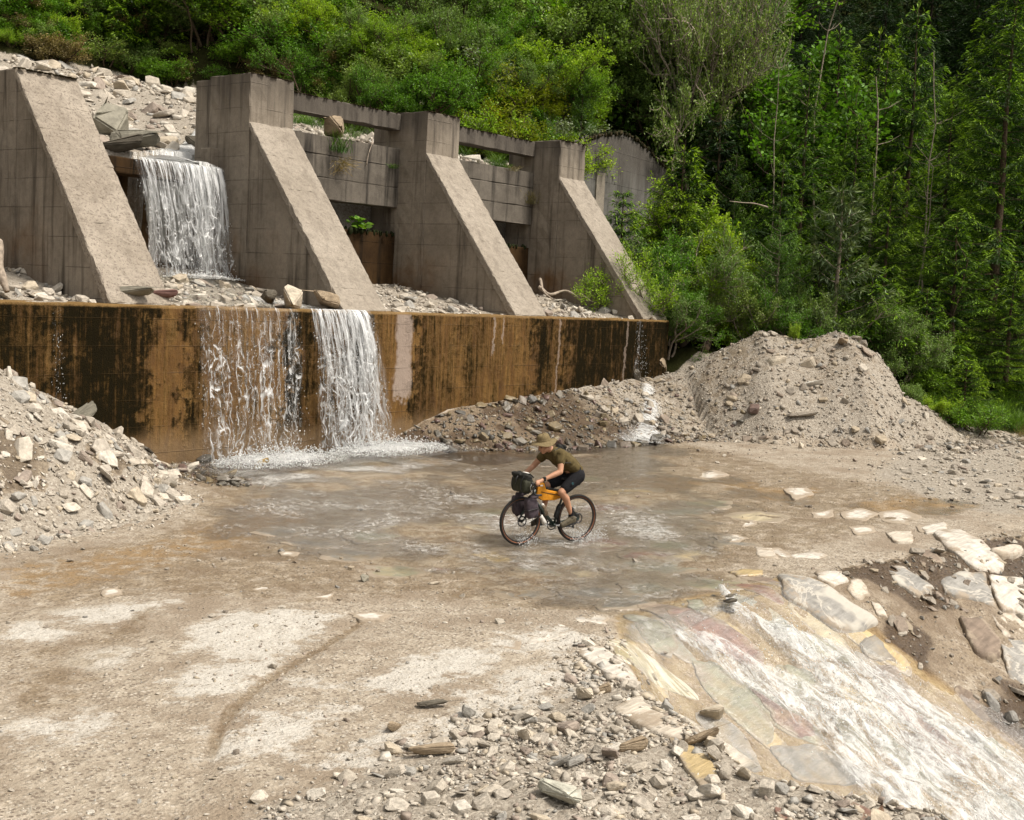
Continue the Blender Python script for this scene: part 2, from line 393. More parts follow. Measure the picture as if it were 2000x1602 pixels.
def mat_apron():
    q = NT('concrete_rust_stained'); v = q.pos(); s = q.sep(v)
    n0 = q.noise(v, 1.1, 4, .6); n1 = q.noise(v, 8, 5, .72); n2 = q.noise(v, 45, 3, .7)
    st = q.noise(q.mapv(v, (2.4, 2.4, .55)), 1.5, 6, .72, 1.0); st2 = q.noise(q.mapv(v, (9, 9, .35)), 1.5, 5, .7)
    nw = q.noise(v, 2.4, 5, .7)
    u = q.mr(q.math('ADD', s[0], q.math('MULTIPLY', q.math('SUBTRACT', nw, .5), 2.6)), 6, 34, 0, 1, False)
    xs = [6, 10.5, 11.2, 12, 13.3, 13.6, 14.3, 14.5, 14.8, 16.6, 16.9, 17.4, 17.6, 19.1, 19.4, 20, 20.5, 20.75, 21.2, 22, 22.6, 23.2, 24, 25, 25.5, 26, 26.7, 28, 31]
    vs = [.8, .8, .62, .9, .92, .25, .22, .7, .3, .2, .8, .72, .3, .75, .35, .12, .2, .72, .4, .3, .5, .32, .25, .32, .8, .4, .82, .88, .95]
    dk = q.ramp(u, [((a - 6) / 28, b) for a, b in zip(xs, vs)])
    base = q.ramp(st, [(.25, (.045, .021, .005)), (.42, (.115, .056, .013)), (.58, (.195, .105, .027)), (.78, (.26, .165, .062))])
    base = q.mix(1., base, q.ramp(n1, [(.2, .6), (.5, 1.), (.8, 1.3)]), 'MULTIPLY')
    base = q.mix(1., base, q.ramp(n2, [(.25, .7), (.5, 1.), (.8, 1.2)]), 'MULTIPLY')
    mossc = q.mix(n1, (.005, .004, .002), (.018, .0135, .005))
    d = q.math('ADD', q.math('ADD', dk, q.math('MULTIPLY', q.math('SUBTRACT', st, .5), 1.7)), q.math('MULTIPLY', q.math('SUBTRACT', st2, .5), 1.6))
    d = q.math('ADD', d, q.math('ADD', q.math('MULTIPLY', q.math('SUBTRACT', n1, .5), 1.2), q.math('MULTIPLY', q.math('SUBTRACT', nw, .5), 1.0)))
    lowm = q.mr(q.math('ADD', s[2], q.math('MULTIPLY', n0, .8)), .55, 1.35)
    d = q.math('MULTIPLY', q.mr(d, .0, .98), q.mr(lowm, 0, 1, .35, 1.))
    c = q.mix(d, base, mossc)
    low = q.mix(n1, (.13, .085, .045), (.23, .165, .10)); c = q.mix(q.mr(lowm, 0, 1, .65, 0), c, low)
    # lime streaks
    sx = q.math('ADD', s[0], q.math('ADD', q.math('MULTIPLY', q.math('SUBTRACT', n1, .5), .22), q.math('MULTIPLY', q.math('SUBTRACT', n0, .5), .5)))
    sz = q.math('ADD', s[2], q.math('MULTIPLY', q.math('SUBTRACT', n1, .5), .9))
    def streak(x0, w, z0, amt):
        dx = q.math('ABSOLUTE', q.math('SUBTRACT', sx, x0))
        return q.math('MULTIPLY', q.math('MULTIPLY', q.mr(dx, w * .6, w, 1., 0.), q.mr(sz, z0, z0 + .15)), amt)
    lim = q.mix(n2, (.27, .205, .165), (.36, .295, .245))
    c = q.mix(streak(20.22, .30, .95, .92), c, lim)
    c = q.mix(streak(23.35, .05, 2.0, .7), c, lim); c = q.mix(streak(23.75, .045, 2.3, .6), c, lim); c = q.mix(streak(26.1, .05, .9, .55), c, lim); c = q.mix(streak(29.3, .05, .8, .5), c, lim)
    top = q.mr(q.math('ADD', s[2], q.math('MULTIPLY', n1, .06)), 2.96, 3.01); c = q.mix(top, c, q.mix(n1, (.12, .066, .02), (.27, .175, .075)))
    fr = q.math('FRACT', q.math('DIVIDE', s[2], .5)); ln = q.mr(q.math('ABSOLUTE', q.math('SUBTRACT', fr, .5)), 0, .02, 1., 0.)
    ln = q.math('MULTIPLY', ln, q.mr(q.noise(v, 1.1, 2), .42, .55)); c = q.mix(q.math('MULTIPLY', ln, .5), c, (.05, .03, .012))
    h = q.math('ADD', q.math('MULTIPLY', n1, .7), q.math('ADD', q.math('MULTIPLY', n2, .4), ln))
    h = q.math('ADD', h, q.math('MULTIPLY', d, q.math('MULTIPLY', n2, 2.)))
    return q.done(q.bsdf(c, q.mr(n1, .3, .7, .55, .85), q.bump(h, .6, .03), q.mr(d, 0, 1, .25, .03)))
M_APRON = mat_apron()
M_MOSS = plain('dark_moss', (.035, .028, .014), .95, .1, .5, 20, bump=.6)
M_MOSSG = plain('green_moss', (.014, .018, .006), .95, .1, .5, 20, bump=.6)

# ================================================================ the ground: one sheet
def axis(parts):
    out = []
    for a, b, st in parts: out += list(np.arange(a, b - 1e-6, st))
    return np.array(out + [parts[-1][1]])
gx = axis([(-260, -60, 25), (-60, -10, 5), (-10, 3, .5), (3, 21, .09), (21, 40, .16), (40, 60, .6), (60, 110, 2.5), (110, 300, 20)])
gy = axis([(-260, -60, 25), (-60, -6, 4), (-6, 1.6, .4), (1.6, 19.5, .09), (19.5, 26, .1), (26, 40, .22), (40, 60, 1.), (60, 120, 3), (120, 300, 20)])
GX, GY = np.meshgrid(gx, gy)
gxf, gyf = GX.ravel(), GY.ravel()
GZ = Hn(gxf, gyf)
gme = mesh_np('ground', np.stack([gxf, gyf, GZ], 1), grid_faces(len(gx), len(gy)), True)
PALE = [gz(q) for q in (
    [(90, 1190), (150, 1182), (260, 1180), (340, 1176), (330, 1190), (260, 1205), (220, 1225), (150, 1215)],
    [(0, 1225), (60, 1215), (150, 1235), (100, 1255), (0, 1250)],
    [(115, 1290), (180, 1260), (270, 1265), (240, 1300), (180, 1312), (120, 1300)],
    [(350, 1245), (430, 1200), (560, 1190), (650, 1200), (620, 1240), (560, 1275), (480, 1300), (380, 1270)],
    [(330, 1330), (420, 1290), (560, 1290), (500, 1340), (430, 1370), (340, 1360)],
    [(700, 1330), (800, 1285), (900, 1265), (985, 1275), (960, 1305), (880, 1335), (800, 1355), (700, 1350)],
    [(560, 1330), (640, 1320), (740, 1335), (660, 1352), (570, 1350)],
    [(400, 1420), (560, 1370), (700, 1380), (640, 1440), (520, 1500), (400, 1480)],
    [(0, 1400), (160, 1380), (260, 1400), (200, 1450), (0, 1460)],
    [(1000, 1300), (1150, 1270), (1300, 1380), (1480, 1480), (1600, 1602), (900, 1602), (560, 1500), (760, 1420)],
    [(1800, 900), (2000, 860), (2000, 990), (1860, 970), (1780, 930)],
    [(940, 1250), (1080, 1215), (1200, 1250), (1130, 1290), (1000, 1275)])]
def zones(X, Y, Z):
    n = len(X); wet = np.zeros(n); pale = np.zeros(n); och = np.zeros(n); fo = np.zeros(n); gr = np.zeros(n); mo = np.zeros(n)
    near = (Y < Y0) & (X > -5) & (X < 45)
    x, y = X[near], Y[near]
    lp = lipY(x); road = sstep(7.0, 7.6, y + .15 * (x - 12) * (x > 12))
    w = .9 * poly_mask(x, y, FORD, .9)
    WET2 = gz([(0, 1100), (250, 1050), (420, 980), (420, 920), (830, 890), (1240, 840), (1500, 900), (1800, 960), (1900, 1000), (1700, 1040), (1500, 1100), (1300, 1230), (1100, 1190), (760, 1170), (560, 1180), (300, 1170), (0, 1215)])
    w = np.maximum(w, .62 * poly_mask(x, y, WET2, .7))
    w = np.maximum(w, .55 * poly_mask(x, y, gz([(0, 1270), (120, 1240), (330, 1200), (250, 1300), (150, 1400), (0, 1420)]), .5))
    trk = [onz(*p)[:2] for p in [(720, 1200), (640, 1260), (560, 1300), (500, 1340), (450, 1390), (420, 1450), (390, 1510), (345, 1590)]]
    trk2 = [onz(*p)[:2] for p in [(500, 1345), (445, 1390), (425, 1430), (410, 1470)]]
    trk3 = [onz(*p)[:2] for p in [(300, 1190), (240, 1230), (130, 1300), (40, 1370)]]
    w = np.maximum(w, 1.0 * sstep(.08, .02, seg_dist(x, y, trk))); w = np.maximum(w, .95 * sstep(.07, .02, seg_dist(x, y, trk2))); w = np.maximum(w, .6 * sstep(.12, .03, seg_dist(x, y, trk3)))
    p = np.zeros(len(x))
    p = np.maximum(p, .46 * poly_mask(x, y, FORD, 1.0))
    for i, q in enumerate(PALE): p = np.maximum(p, (.92 if i < 6 else .66) * poly_mask(x, y, q, .4))
    o = np.zeros(len(x))
    for q in PUDS: o = np.maximum(o, .62 * poly_mask(x, y, q, .4))
    o = np.maximum(o, .5 * poly_mask(x, y, gz([(0, 1110), (380, 1040), (480, 970), (620, 1000), (500, 1060), (300, 1120), (0, 1180)]), .4))
    lm = in_poly(x, y, LFOOT + [(-60, 60), (-60, 9)])
    d, hv = seg_dist(x, y, RRIDGE, RH); rm = sstep(4.1, 3.4, d)
    g = np.maximum(np.where(lm, .9, 0), rm * .95)
    g = np.maximum(g, .85 * sstep(6.6, 5.8, y) * (x < bankX(y) + .3))
    g = np.maximum(g, .8 * poly_mask(x, y, gz([(1760, 880), (2000, 850), (2000, 1010), (1850, 990), (1700, 930)]), .5))
    ch = (y < lp + .4) & (x > bankX(y))
    chm = sstep(-.5, .1, lp - y) * sstep(-.1, .6, x - bankX(y)) * (1 - sstep(14.9, 15.4, x + .1 * (7.3 - y)))
    rb = sstep(-.2, .3, lp - y) * sstep(14.9, 15.4, x + .1 * (7.3 - y))
    w = np.maximum(w * road, chm * .45); mo_ = chm
    w = np.where(rb > .3, .6 + .9 * sstep(.36, .52, fbm(x * .8 + 2, y * .8, 3)), w)
    tal = (y > 15) & (x > 19.3) & (x < 30.2) & (d > 3.3)
    w = np.where(tal & (y > 16.2), np.maximum(w, 1.15 + .25 * (fbm(x, y, 2) > .45)), w)
    w = np.maximum(w, 1.3 * poly_mask(x, y, [(13.0, 17.0), (15.0, 17.2), (19.5, 18.2), (20.5, 18.8), (20.5, 19.5), (13.5, 19.5)], .4))
    fl = ((x - 33) * .284 + (y - 12.3) * .959)
    f = np.where((x > 30) & (fl > 0) & (d > 2.0), 1., 0) * sstep(0, .8, fl) * np.where((y > 12) | (x > 36.5), 1, 0)
    f = np.where((x - 33) * .78 + (y - 16.4) * .62 < .9, 0, f) * np.where(y + .75 * (x - 33) < 12.6, 0, 1)
    w = np.where(lm, 1.2 * sstep(.52, .62, fbm(x * .8 + 3, y * .8, 3)) * (seg_dist(x, y, LFOOT) > .8), w)
    w = np.where(d < 3.2, .75 * (fbm(x * .7, y * .7 + 5, 3)), w)
    wet[near] = w * (1 - .8 * f); pale[near] = p * (1 - .9 * g); och[near] = o; gr[near] = g * (1 - f); mo[near] = mo_; fo[near] = f
    up = (Y >= Y0)
    be = bed_edge(X)
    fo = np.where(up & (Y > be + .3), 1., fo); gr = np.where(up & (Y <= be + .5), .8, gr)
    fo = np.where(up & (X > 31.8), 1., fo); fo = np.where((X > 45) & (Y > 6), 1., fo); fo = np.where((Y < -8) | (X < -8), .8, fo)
    return np.stack([wet, pale, och], 1), np.stack([fo, gr, mo], 1)
za, zb_ = zones(gxf, gyf, GZ)
add_col(gme, 'zone', za); add_col(gme, 'zone2', zb_)
GROUND = obj('ground', gme, M_GROUND, kind='structure')

# ================================================================ concrete dam
def dice(bm, step, jit, lock=None):
    xs = [v.co.copy() for v in bm.verts]
    lo = [min(c[i] for c in xs) for i in range(3)]; hi = [max(c[i] for c in xs) for i in range(3)]
    for ax in range(3):
        n = int((hi[ax] - lo[ax]) / step)
        for k in range(1, n + 1):
            co = Vector((0, 0, 0)); co[ax] = lo[ax] + (hi[ax] - lo[ax]) * k / (n + 1)
            no = Vector((0, 0, 0)); no[ax] = 1
            bmesh.ops.bisect_plane(bm, geom=bm.verts[:] + bm.edges[:] + bm.faces[:], plane_co=co, plane_no=no)
    for v in bm.verts:
        v.co += Vector((random.gauss(0, jit), random.gauss(0, jit), random.gauss(0, jit)))
def prism_bm(poly, x0, x1, bev=.03, seg=2):
    """poly in (Y,Z), extruded along X"""
    bm = bmesh.new()
    a = [bm.verts.new((x0, y, z)) for y, z in poly]; b = [bm.verts.new((x1, y, z)) for y, z in poly]
    bm.faces.new(a); bm.faces.new(b[::-1]); n = len(poly)
    for i in range(n): bm.faces.new((a[i], b[i], b[(i + 1) % n], a[(i + 1) % n]))
    bmesh.ops.recalc_face_normals(bm, faces=bm.faces)
    if bev: bmesh.ops.bevel(bm, geom=bm.edges[:], offset=bev, segments=seg, affect='EDGES', profile=.6)
    return bm
def rect(y0, y1, z0, z1): return [(y0, z0), (y1, z0), (y1, z1), (y0, z1)]
def conc(name, poly, x0, x1, mat, parent=None, bev=.03, step=.45, jit=.005, loc=(0, 0, 0)):
    bm = prism_bm(poly, x0, x1, bev); dice(bm, step, jit)
    for v in bm.verts: v.co -= Vector(loc)
    return obj(name, bm_mesh(name, bm), mat, parent)
def moss_strip(name, pts, w, h, mat, parent, loc, n=60):
    """lumpy cushions along a polyline"""
    bm = bmesh.new()
    for i in range(n):
        k = random.random() * (len(pts) - 1); a = Vector(pts[int(k)]); b = Vector(pts[min(int(k) + 1, len(pts) - 1)])
        c = a.lerp(b, k - int(k)) + Vector((random.gauss(0, w * .35), random.gauss(0, w * .35), 0)) - Vector(loc)
        r = random.uniform(.015, .055)
        mt = Matrix.Translation(c) @ Matrix.Diagonal((r * random.uniform(.8, 1.6), r * random.uniform(.8, 1.6), h * random.uniform(.5, 1.2), 1))
        g = bmesh.ops.create_icosphere(bm, subdivisions=2, radius=1, matrix=mt)
        for v in g['verts']: v.co += Vector((random.gauss(0, .008), random.gauss(0, .008), random.gauss(0, .006)))
    return obj(name, bm_mesh(name, bm, True), mat, parent, kind='stuff')
ap = conc('apron_wall', rect(Y0, Y0 + .9, -.6, 3.0), -14, 31.55, M_APRON, None, .05, .5, .006)
tag(ap, 'long low concrete wall streaked orange brown and black by water', 'wall')
LBL_B = ['tall concrete buttress with lichen speckled sloping face and mossy top', 'concrete buttress beside the upper waterfall, wet and rust stained at its side',
         'concrete buttress between the two bays closed with stacked beams', 'concrete buttress at the wooded end, beside the dark board marked wall']
for k, xk in enumerate(XK):
    loc = (xk + BW / 2, 23.5, 3.0)
    B = thing('dam_buttress', LBL_B[k], 'buttress', loc, 'buttresses of the torrent dam')
    top = 7.44 if k == 0 else 8.32
    ztop = 7.40 if k == 0 else 7.22
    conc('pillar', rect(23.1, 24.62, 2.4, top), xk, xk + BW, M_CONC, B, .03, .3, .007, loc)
    if k > 0:
        conc('rear_pillar', rect(24.622, 25.15, 2.4, top - .06), xk + (.0 if k == 1 else .012), xk + BW - .15, M_CONC, B, .03, .5, .004, loc)
    # web below the sloping cap, and the cap a little wider
    yb, zb0 = 19.72, 3.02
    conc('web', [(23.098, 2.5), (yb + .12, 2.5), (yb + .16, 2.98), (23.098, ztop - .16)], xk + .035, xk + BW - .035, M_CONC, B, .012, .5, .004, loc)
    dy, dz = 23.1 - yb, ztop - zb0; L = math.hypot(dy, dz); ny, nz = -dz / L, dy / L
    t = .11
    conc('sloping_cap', [(23.11, ztop), (yb, zb0), (yb - ny * t + .02, zb0 - nz * t - .12), (23.11, ztop - t / nz * 1.0)], xk - .0, xk + BW + .0, M_CONC_CAP1 if k == 0 else M_CONC_CAP, B, .022, .13, .0055, loc)
    moss_strip('moss', [(xk + .05, 23.18, top), (xk + BW - .05, 23.18, top)], .16, .014, M_MOSS, B, loc, 160 if k == 0 else 80)
    if k == 1:
        conc('guide_block', rect(24.2, 24.6, 5.9, 6.62), xk - .22, xk + .002, M_CONC, B, .02, .4, .004, loc)
# beams stacked in the two closed bays
BAYS = [(XK[1] + BW, XK[2], 'next to the waterfall bay'), (XK[2] + BW, XK[3], 'next to the wooded end')]
LV = [(7.84, 8.28, 'Top'), (6.86, 7.34, 'Second'), (6.285, 6.85, 'Third'), (5.73, 6.275, 'Lowest')]
for x0, x1, where in BAYS:
    for z0, z1, nm in LV:
        c = ((x0 + x1) / 2, 24.3, z0)
        b = conc('concrete_beam', rect(24.08 + random.uniform(-.01, .01), 24.55, z0, z1), x0 + .012, x1 - .012, M_CONC_BEAM, None, .022, .5, .005, c); b.location = c
        tag(b, {'Top': 'free spanning top beam above the open slot, bay ', 'Second': 'grey beam just under the open slot, bay ', 'Third': 'middle beam of the closed stack, bay ', 'Lowest': 'lowest stained beam above the dark opening, bay '}[nm] + where, 'beam', 'beams between the buttresses')
        if nm == 'Top': moss_strip('moss', [(x0 + .1, 24.1, z1), (x1 - .1, 24.1, z1)], .1, .010, M_MOSS, b, c, 60)
M_SILL = mat_concrete('concrete_sill_wet', (.030, .016, .006), (.004, .0035, .002), (.06, .033, .012), .95, True)
for x0, x1, where in BAYS:
    c = ((x0 + x1) / 2, 24.4, 3.0)
    s = conc('sill_wall', rect(24.12, 24.6, 2.6, 5.02), x0 + .012, x1 - .012, M_SILL, None, .04, .5, .008, c); s.location = c
    tag(s, 'rust brown sill wall under the stacked beams, bay ' + where, 'wall', 'sill walls of the dam')
    moss_strip('moss', [(x0 + .2, 24.15, 5.0), (x1 - .1, 24.15, 5.0)], .2, .10, M_MOSSG, s, c, 70)
    # fill behind the opening
c = (15.9, 24.3, 5.7)
sb = conc('sill_beam', rect(23.98, 24.6, 5.74, 6.10), XK[0] + BW + .01, XK[1] - .01, M_SILL, None, .03, .4, .006, c); sb.location = c
tag(sb, 'wet brown concrete lip the upper waterfall pours over', 'beam')
c = (15.9, 25.4, 3.0)
bw = conc('back_wall', rect(24.70, 25.1, 2.4, 5.9), XK[0] + BW + .01, XK[1] - .01, M_SILL, None, .03, .5, .01, c); bw.location = c
tag(bw, 'dark wet wall set back behind the upper waterfall', 'wall')
# left bay outside the first buttress
c = (8, 24.3, 3); lw = conc('sill_wall', rect(24.12, 24.6, 2.4, 6.1), -14, XK[0] - .01, M_SILL, None, .03, .6, .006, c); lw.location = c
tag(lw, 'stained wall closing the bay beyond the lichen speckled buttress', 'wall')
# wing wall: runs back into the hill, top rises to a hump and sinks again
def wing():
    prof = [(31.93, 8.28), (33.0, 8.50), (34.6, 9.05), (36.5, 9.42), (37.6, 9.35), (39.0, 9.0), (40.8, 8.55), (43.5, 7.9)]
    bm = bmesh.new(); rows = []
    N = 44
    for i in range(N + 1):
        x = 31.93 + (43.5 - 31.93) * i / N; z = np.interp(x, [p[0] for p in prof], [p[1] for p in prof])
        y = 24.18 + .151 * (x - 31.93)
        rows.append([bm.verts.new((x + random.gauss(0, .003), y + random.gauss(0, .004), 2.5 + (z - 2.5) * j / 10)) for j in range(11)] + [bm.verts.new((x, y + .5, z)), bm.verts.new((x, y + .5, 2.5))])
    for i in range(N):
        for j in range(12): bm.faces.new((rows[i][j], rows[i + 1][j], rows[i + 1][j + 1], rows[i][j + 1]))
    bm.faces.new(rows[0]); bm.faces.new(rows[-1][::-1])
    c = Vector((36, 24.8, 5))
    for v in bm.verts: v.co -= c
    o = obj('wing_wall', bm_mesh('wing_wall', bm), M_CONC_WING); o.location = c
    tag(o, 'dark weathered board marked wing wall with humped mossy top', 'wall')
    moss_strip('moss', [(p[0], 24.3 + .151 * (p[0] - 31.93), p[1]) for p in prof], .3, .07, M_MOSSG, o, c, 260)
    moss_strip('dark_moss', [(p[0], 24.18 + .151 * (p[0] - 31.93), p[1] - .03) for p in prof], .12, .08, M_MOSS, o, c, 160)
    cp = conc('pale_corner', [(0, -3.6), (.5, -3.6), (.5, 0), (0, .28)], 0, .5, M_CONC_CAP, o, .02, .5, .004)
    cp.location = Vector((34.65, 24.13 + .151 * 2.72, 7.55)) - c
wing()
# ================================================================ stones
def rock_proto(seed, dims, npts=16, power=.6):
    rs = random.Random(seed); bm = bmesh.new()
    for i in range(npts):
        v = Vector((rs.gauss(0, 1), rs.gauss(0, 1), rs.gauss(0, 1))).normalized()
        v = Vector([math.copysign(abs(c) ** power, c) for c in v]); v *= rs.uniform(.75, 1.)
        bm.verts.new((v.x * dims[0], v.y * dims[1], v.z * dims[2]))
    r = bmesh.ops.convex_hull(bm, input=bm.verts[:])
    bmesh.ops.delete(bm, geom=[g for g in r['geom_interior'] if isinstance(g, bmesh.types.BMVert)], context='VERTS')
    loose = [v for v in bm.verts if not v.link_faces]; bmesh.ops.delete(bm, geom=loose, context='VERTS')
    bmesh.ops.triangulate(bm, faces=bm.faces[:])
    return bm
PDIM = [(.5, .36, .16), (.5, .30, .20), (.48, .40, .24), (.5, .42, .12), (.46, .40, .32), (.5, .26, .18), (.5, .44, .28), (.5, .38, .09)]
def bm_arrays(bm):
    bm.verts.index_update(); V = np.array([v.co[:] for v in bm.verts]); F = np.array([[v.index for v in f.verts] for f in bm.faces]); return V, F
SMALL = []
for i in range(16):
    b = rock_proto(100 + i, PDIM[i % 8], 9 + i % 3, .7); SMALL.append(bm_arrays(b)); b.free()
BIGMESH = []
for i in range(14):
    b = rock_proto(300 + i, PDIM[i % 8], 20, .55)
    bmesh.ops.bevel(b, geom=b.edges[:], offset=.012, segments=1, affect='EDGES')
    BIGMESH.append(bm_mesh('stone', b))
BOULD = []
for i in range(6):
    b = rock_proto(500 + i, [(.5, .4, .3), (.5, .42, .34), (.5, .36, .2), (.5, .3, .24), (.5, .4, .26), (.5, .34, .3)][i], 15, .5)
    bmesh.ops.bevel(b, geom=b.edges[:], offset=.03, segments=2, affect='EDGES')
    bmesh.ops.subdivide_edges(b, edges=[e for e in b.edges if e.calc_length() > .12], cuts=2, use_grid_fill=True)
    bmesh.ops.triangulate(b, faces=b.faces[:])
    for v in b.verts:
        n = (fbm(np.array([v.co.x * 7 + i * 9 + v.co.z * 4]), np.array([v.co.y * 7 + v.co.z * 5]), 3)[0] - .5); v.co *= 1 + .09 * n
    BOULD.append(bm_mesh('boulder', b))
def euler_mats(n, tilt):
    a = RNG.uniform(0, 2 * np.pi, n); b = RNG.normal(0, tilt, n); c = RNG.normal(0, tilt, n)
    ca, sa, cb, sb, cc, sc = np.cos(a), np.sin(a), np.cos(b), np.sin(b), np.cos(c), np.sin(c)
    Z = np.zeros(n); O = np.ones(n)
    Rz = np.stack([ca, -sa, Z, sa, ca, Z, Z, Z, O], 1).reshape(n, 3, 3)
    Rx = np.stack([O, Z, Z, Z, cb, -sb, Z, sb, cb], 1).reshape(n, 3, 3)
    Ry = np.stack([cc, Z, sc, Z, O, Z, -sc, Z, cc], 1).reshape(n, 3, 3)
    return Rx @ Ry @ Rz
def slope_mats(x, y):
    e = .25; gx_ = (Hsmooth(x + e, y) - Hsmooth(x - e, y)) / (2 * e); gy_ = (Hsmooth(x, y + e) - Hsmooth(x, y - e)) / (2 * e)
    gx_ = np.clip(gx_, -1, 1); gy_ = np.clip(gy_, -1, 1)
    n = np.stack([-gx_, -gy_, np.ones_like(gx_)], 1); n /= np.linalg.norm(n, axis=1)[:, None]
    t = np.stack([np.ones_like(gx_), np.zeros_like(gx_), gx_], 1); t /= np.linalg.norm(t, axis=1)[:, None]
    b = np.cross(n, t); return np.stack([t, b, n], 2)
def joined_stones(name, P, S, mat, tilt=.35, sink=.25, protos=SMALL):
    n = len(P); R = slope_mats(P[:, 0], P[:, 1]) @ euler_mats(n, tilt); k = RNG.integers(0, len(protos), n)
    VV, FF, TT = [], [], []; off = 0
    sc = S[:, None] * RNG.uniform(.75, 1.25, (n, 3)); tint = RNG.random(n)
    for j, (V, F) in enumerate(protos):
        idx = np.nonzero(k == j)[0]
        if len(idx) == 0: continue
        W = np.einsum('nij,nvj->nvi', R[idx], V[None] * sc[idx][:, None, :]) + P[idx][:, None, :]
        zs = V[:, 2].max() * sc[idx][:, 2]; W[:, :, 2] += (zs * (1 - 2 * sink))[:, None]
        m = len(V); VV.append(W.reshape(-1, 3)); FF.append((F[None] + (np.arange(len(idx)) * m)[:, None, None] + off).reshape(-1, 3)); off += m * len(idx)
        TT.append(np.repeat(tint[idx], m))
    me = mesh_np(name, np.concatenate(VV), np.concatenate(FF)); t = np.concatenate(TT); add_col(me, 'tint', np.stack([t, t, t], 1))
    return obj(name, me, mat)
def sample(n, box, keep, smin, smax, alpha=1.6):
    x = RNG.uniform(box[0], box[1], n); y = RNG.uniform(box[2], box[3], n)
    p = keep(x, y); m = RNG.random(n) < p; x, y = x[m], y[m]
    u = RNG.random(len(x)); s = (smin ** -alpha + u * (smax ** -alpha - smin ** -alpha)) ** (-1 / alpha)
    return np.stack([x, y, Hn(x, y)], 1), s
def visible_px(P):
    d = P - CC; w = d @ CF; return CXP + FPX * (d @ CR) / w, CYP - FPX * (d @ CU) / w, w
def rubble(name, label_none, n, box, keep, smin, smax, alpha, m_big, m_small, nbig, tilt=.35, sink=.25, cut=None):
    P, S = sample(n, box, keep, smin, smax, alpha)
    px, py, w = visible_px(P); vis = (px > -200) & (px < 2350) & (py < 1750) & (py > -20) & (w > 1)
    P, S, w = P[vis], S[vis], w[vis]
    inn = (px[vis] > 0) & (px[vis] < 2000); o = np.argsort(-S / w * np.where(inn, 1, .3)); big, rest = o[:nbig], o[nbig:]
    root = joined_stones(name, P[rest], S[rest], m_small, tilt, sink); root['kind'] = 'stuff'
    R = slope_mats(P[big, 0], P[big, 1]) @ euler_mats(len(big), tilt)
    for q, i in enumerate(big):
        me = BIGMESH[q % len(BIGMESH)]; ob = bpy.data.objects.new('stone', me)
        if not me.materials: me.materials.append(None)
        s = S[i]; ob.matrix_world = Matrix.Translation(P[i] + np.array([0, 0, s * .22 * (1 - 2 * sink)])) @ Matrix(R[q].tolist()).to_4x4() @ Matrix.Diagonal((s * random.uniform(.85, 1.15), s * random.uniform(.85, 1.15), s * random.uniform(.8, 1.2), 1))
        COL.objects.link(ob); ob.parent = root
        ob.material_slots[0].link = 'OBJECT'; ob.material_slots[0].material = m_big
    return root
def k_left(x, y):
    ins = in_poly(x, y, LFOOT + [(-60, 60), (-60, 9)]); d = seg_dist(x, y, LFOOT)
    dark = fbm(x * .8 + 3, y * .8, 3)
    return np.where(ins & (y < Y0 - .05), np.where(d < 1.8, 1., .6 + .9 * (dark - .4)), np.where(d < .35, .35, 0) * (y < Y0 - .05))
rubble('left_bank_rubble', 0, 12000, (4, 15, 12.8, 19.4), k_left, .042, .48, 1.7, M_STONE, M_STONE_S, 190)
def k_right(x, y):
    d = seg_dist(x, y, RRIDGE); return np.where((d < 4.3) & (Hsmooth(x, y) > -.05), np.where(d > 3.2, 1., .8), 0) * np.where((x - 33) * .78 + (y - 16.4) * .62 < 1.2, 1, 0)
rubble('right_mound_rubble', 0, 15000, (26.5, 38, 10.5, 20), k_right, .045, .46, 2.0, M_STONE_M, M_STONE_MS, 90)
def k_fore(x, y):
    g = sstep(6.7, 5.7, y + .25 * (fbm(x * .9, y * .9 + 8, 2) - .5)) * sstep(.35, -.2, x - bankX(y)); e = sstep(.7, .1, np.abs(x - bankX(y) + .35)) * (y < 7.2)
    return np.clip(np.maximum(g, e * .9), 0, 1) * (.25 + 1.1 * (fbm(x * 1.3, y * 1.3 + 4, 3) > .46))
rubble('foreground_rubble', 0, 36000, (3.6, 12.2, 2.0, 7.4), k_fore, .026, .22, 1.75, M_STONE, M_STONE_S, 270)
def k_ledge(x, y): return np.where((y > Y0 + .45) & (y < 24) & (x < 31.4), np.where((x > 14.4) & (x < 19.5) & (y < 20.2), .35, 1.) * (.3 + .7 * (fbm(x * .9, y * .9, 2) > .42)), 0)
rubble('ledge_rubble', 0, 4200, (8, 31.5, Y0 + .4, 24), k_ledge, .08, .46, 1.6, M_STONE, M_STONE_S, 150, .3)
rubble('stream_bed_rubble', 0, 6200, (14, 34, 25.2, 39.5), lambda x, y: np.where(y < bed_edge(x) + .3, .9, 0), .09, .75, 1.5, M_STONE, M_STONE_S, 130)
def k_talus(x, y):
    d = seg_dist(x, y, RRIDGE); h = np.interp(x, [19.3, 20.2, 21.8, 24.2, 28.5, 30], [0, .25, .75, .9, 1.2, 1.3]); r = h / .42 + .7
    return np.where((y < Y0 - .03) & (Y0 - y < r) & (x < 30.3), .95, 0) * np.where(d > 3.0, 1, .3) + np.where((x > 13.2) & (x < 15.2) & (y > 16.8) & (y < 19.2) & (x < 15.2 - (19.2 - y) * .55), .9, 0)
rubble('wall_foot_rubble', 0, 8000, (13, 30.4, 15.4, 19.38), k_talus, .05, .42, 1.8, M_STONE_W, M_STONE_WS, 100)
def k_rb(x, y): return sstep(-.3, .3, lipY(x) - y) * sstep(14.9, 15.5, x + .1 * (7.3 - y)) * (.2 + 1.0 * (fbm(x * .8 + 2, y * .8, 3) > .45)) * (x < 27)
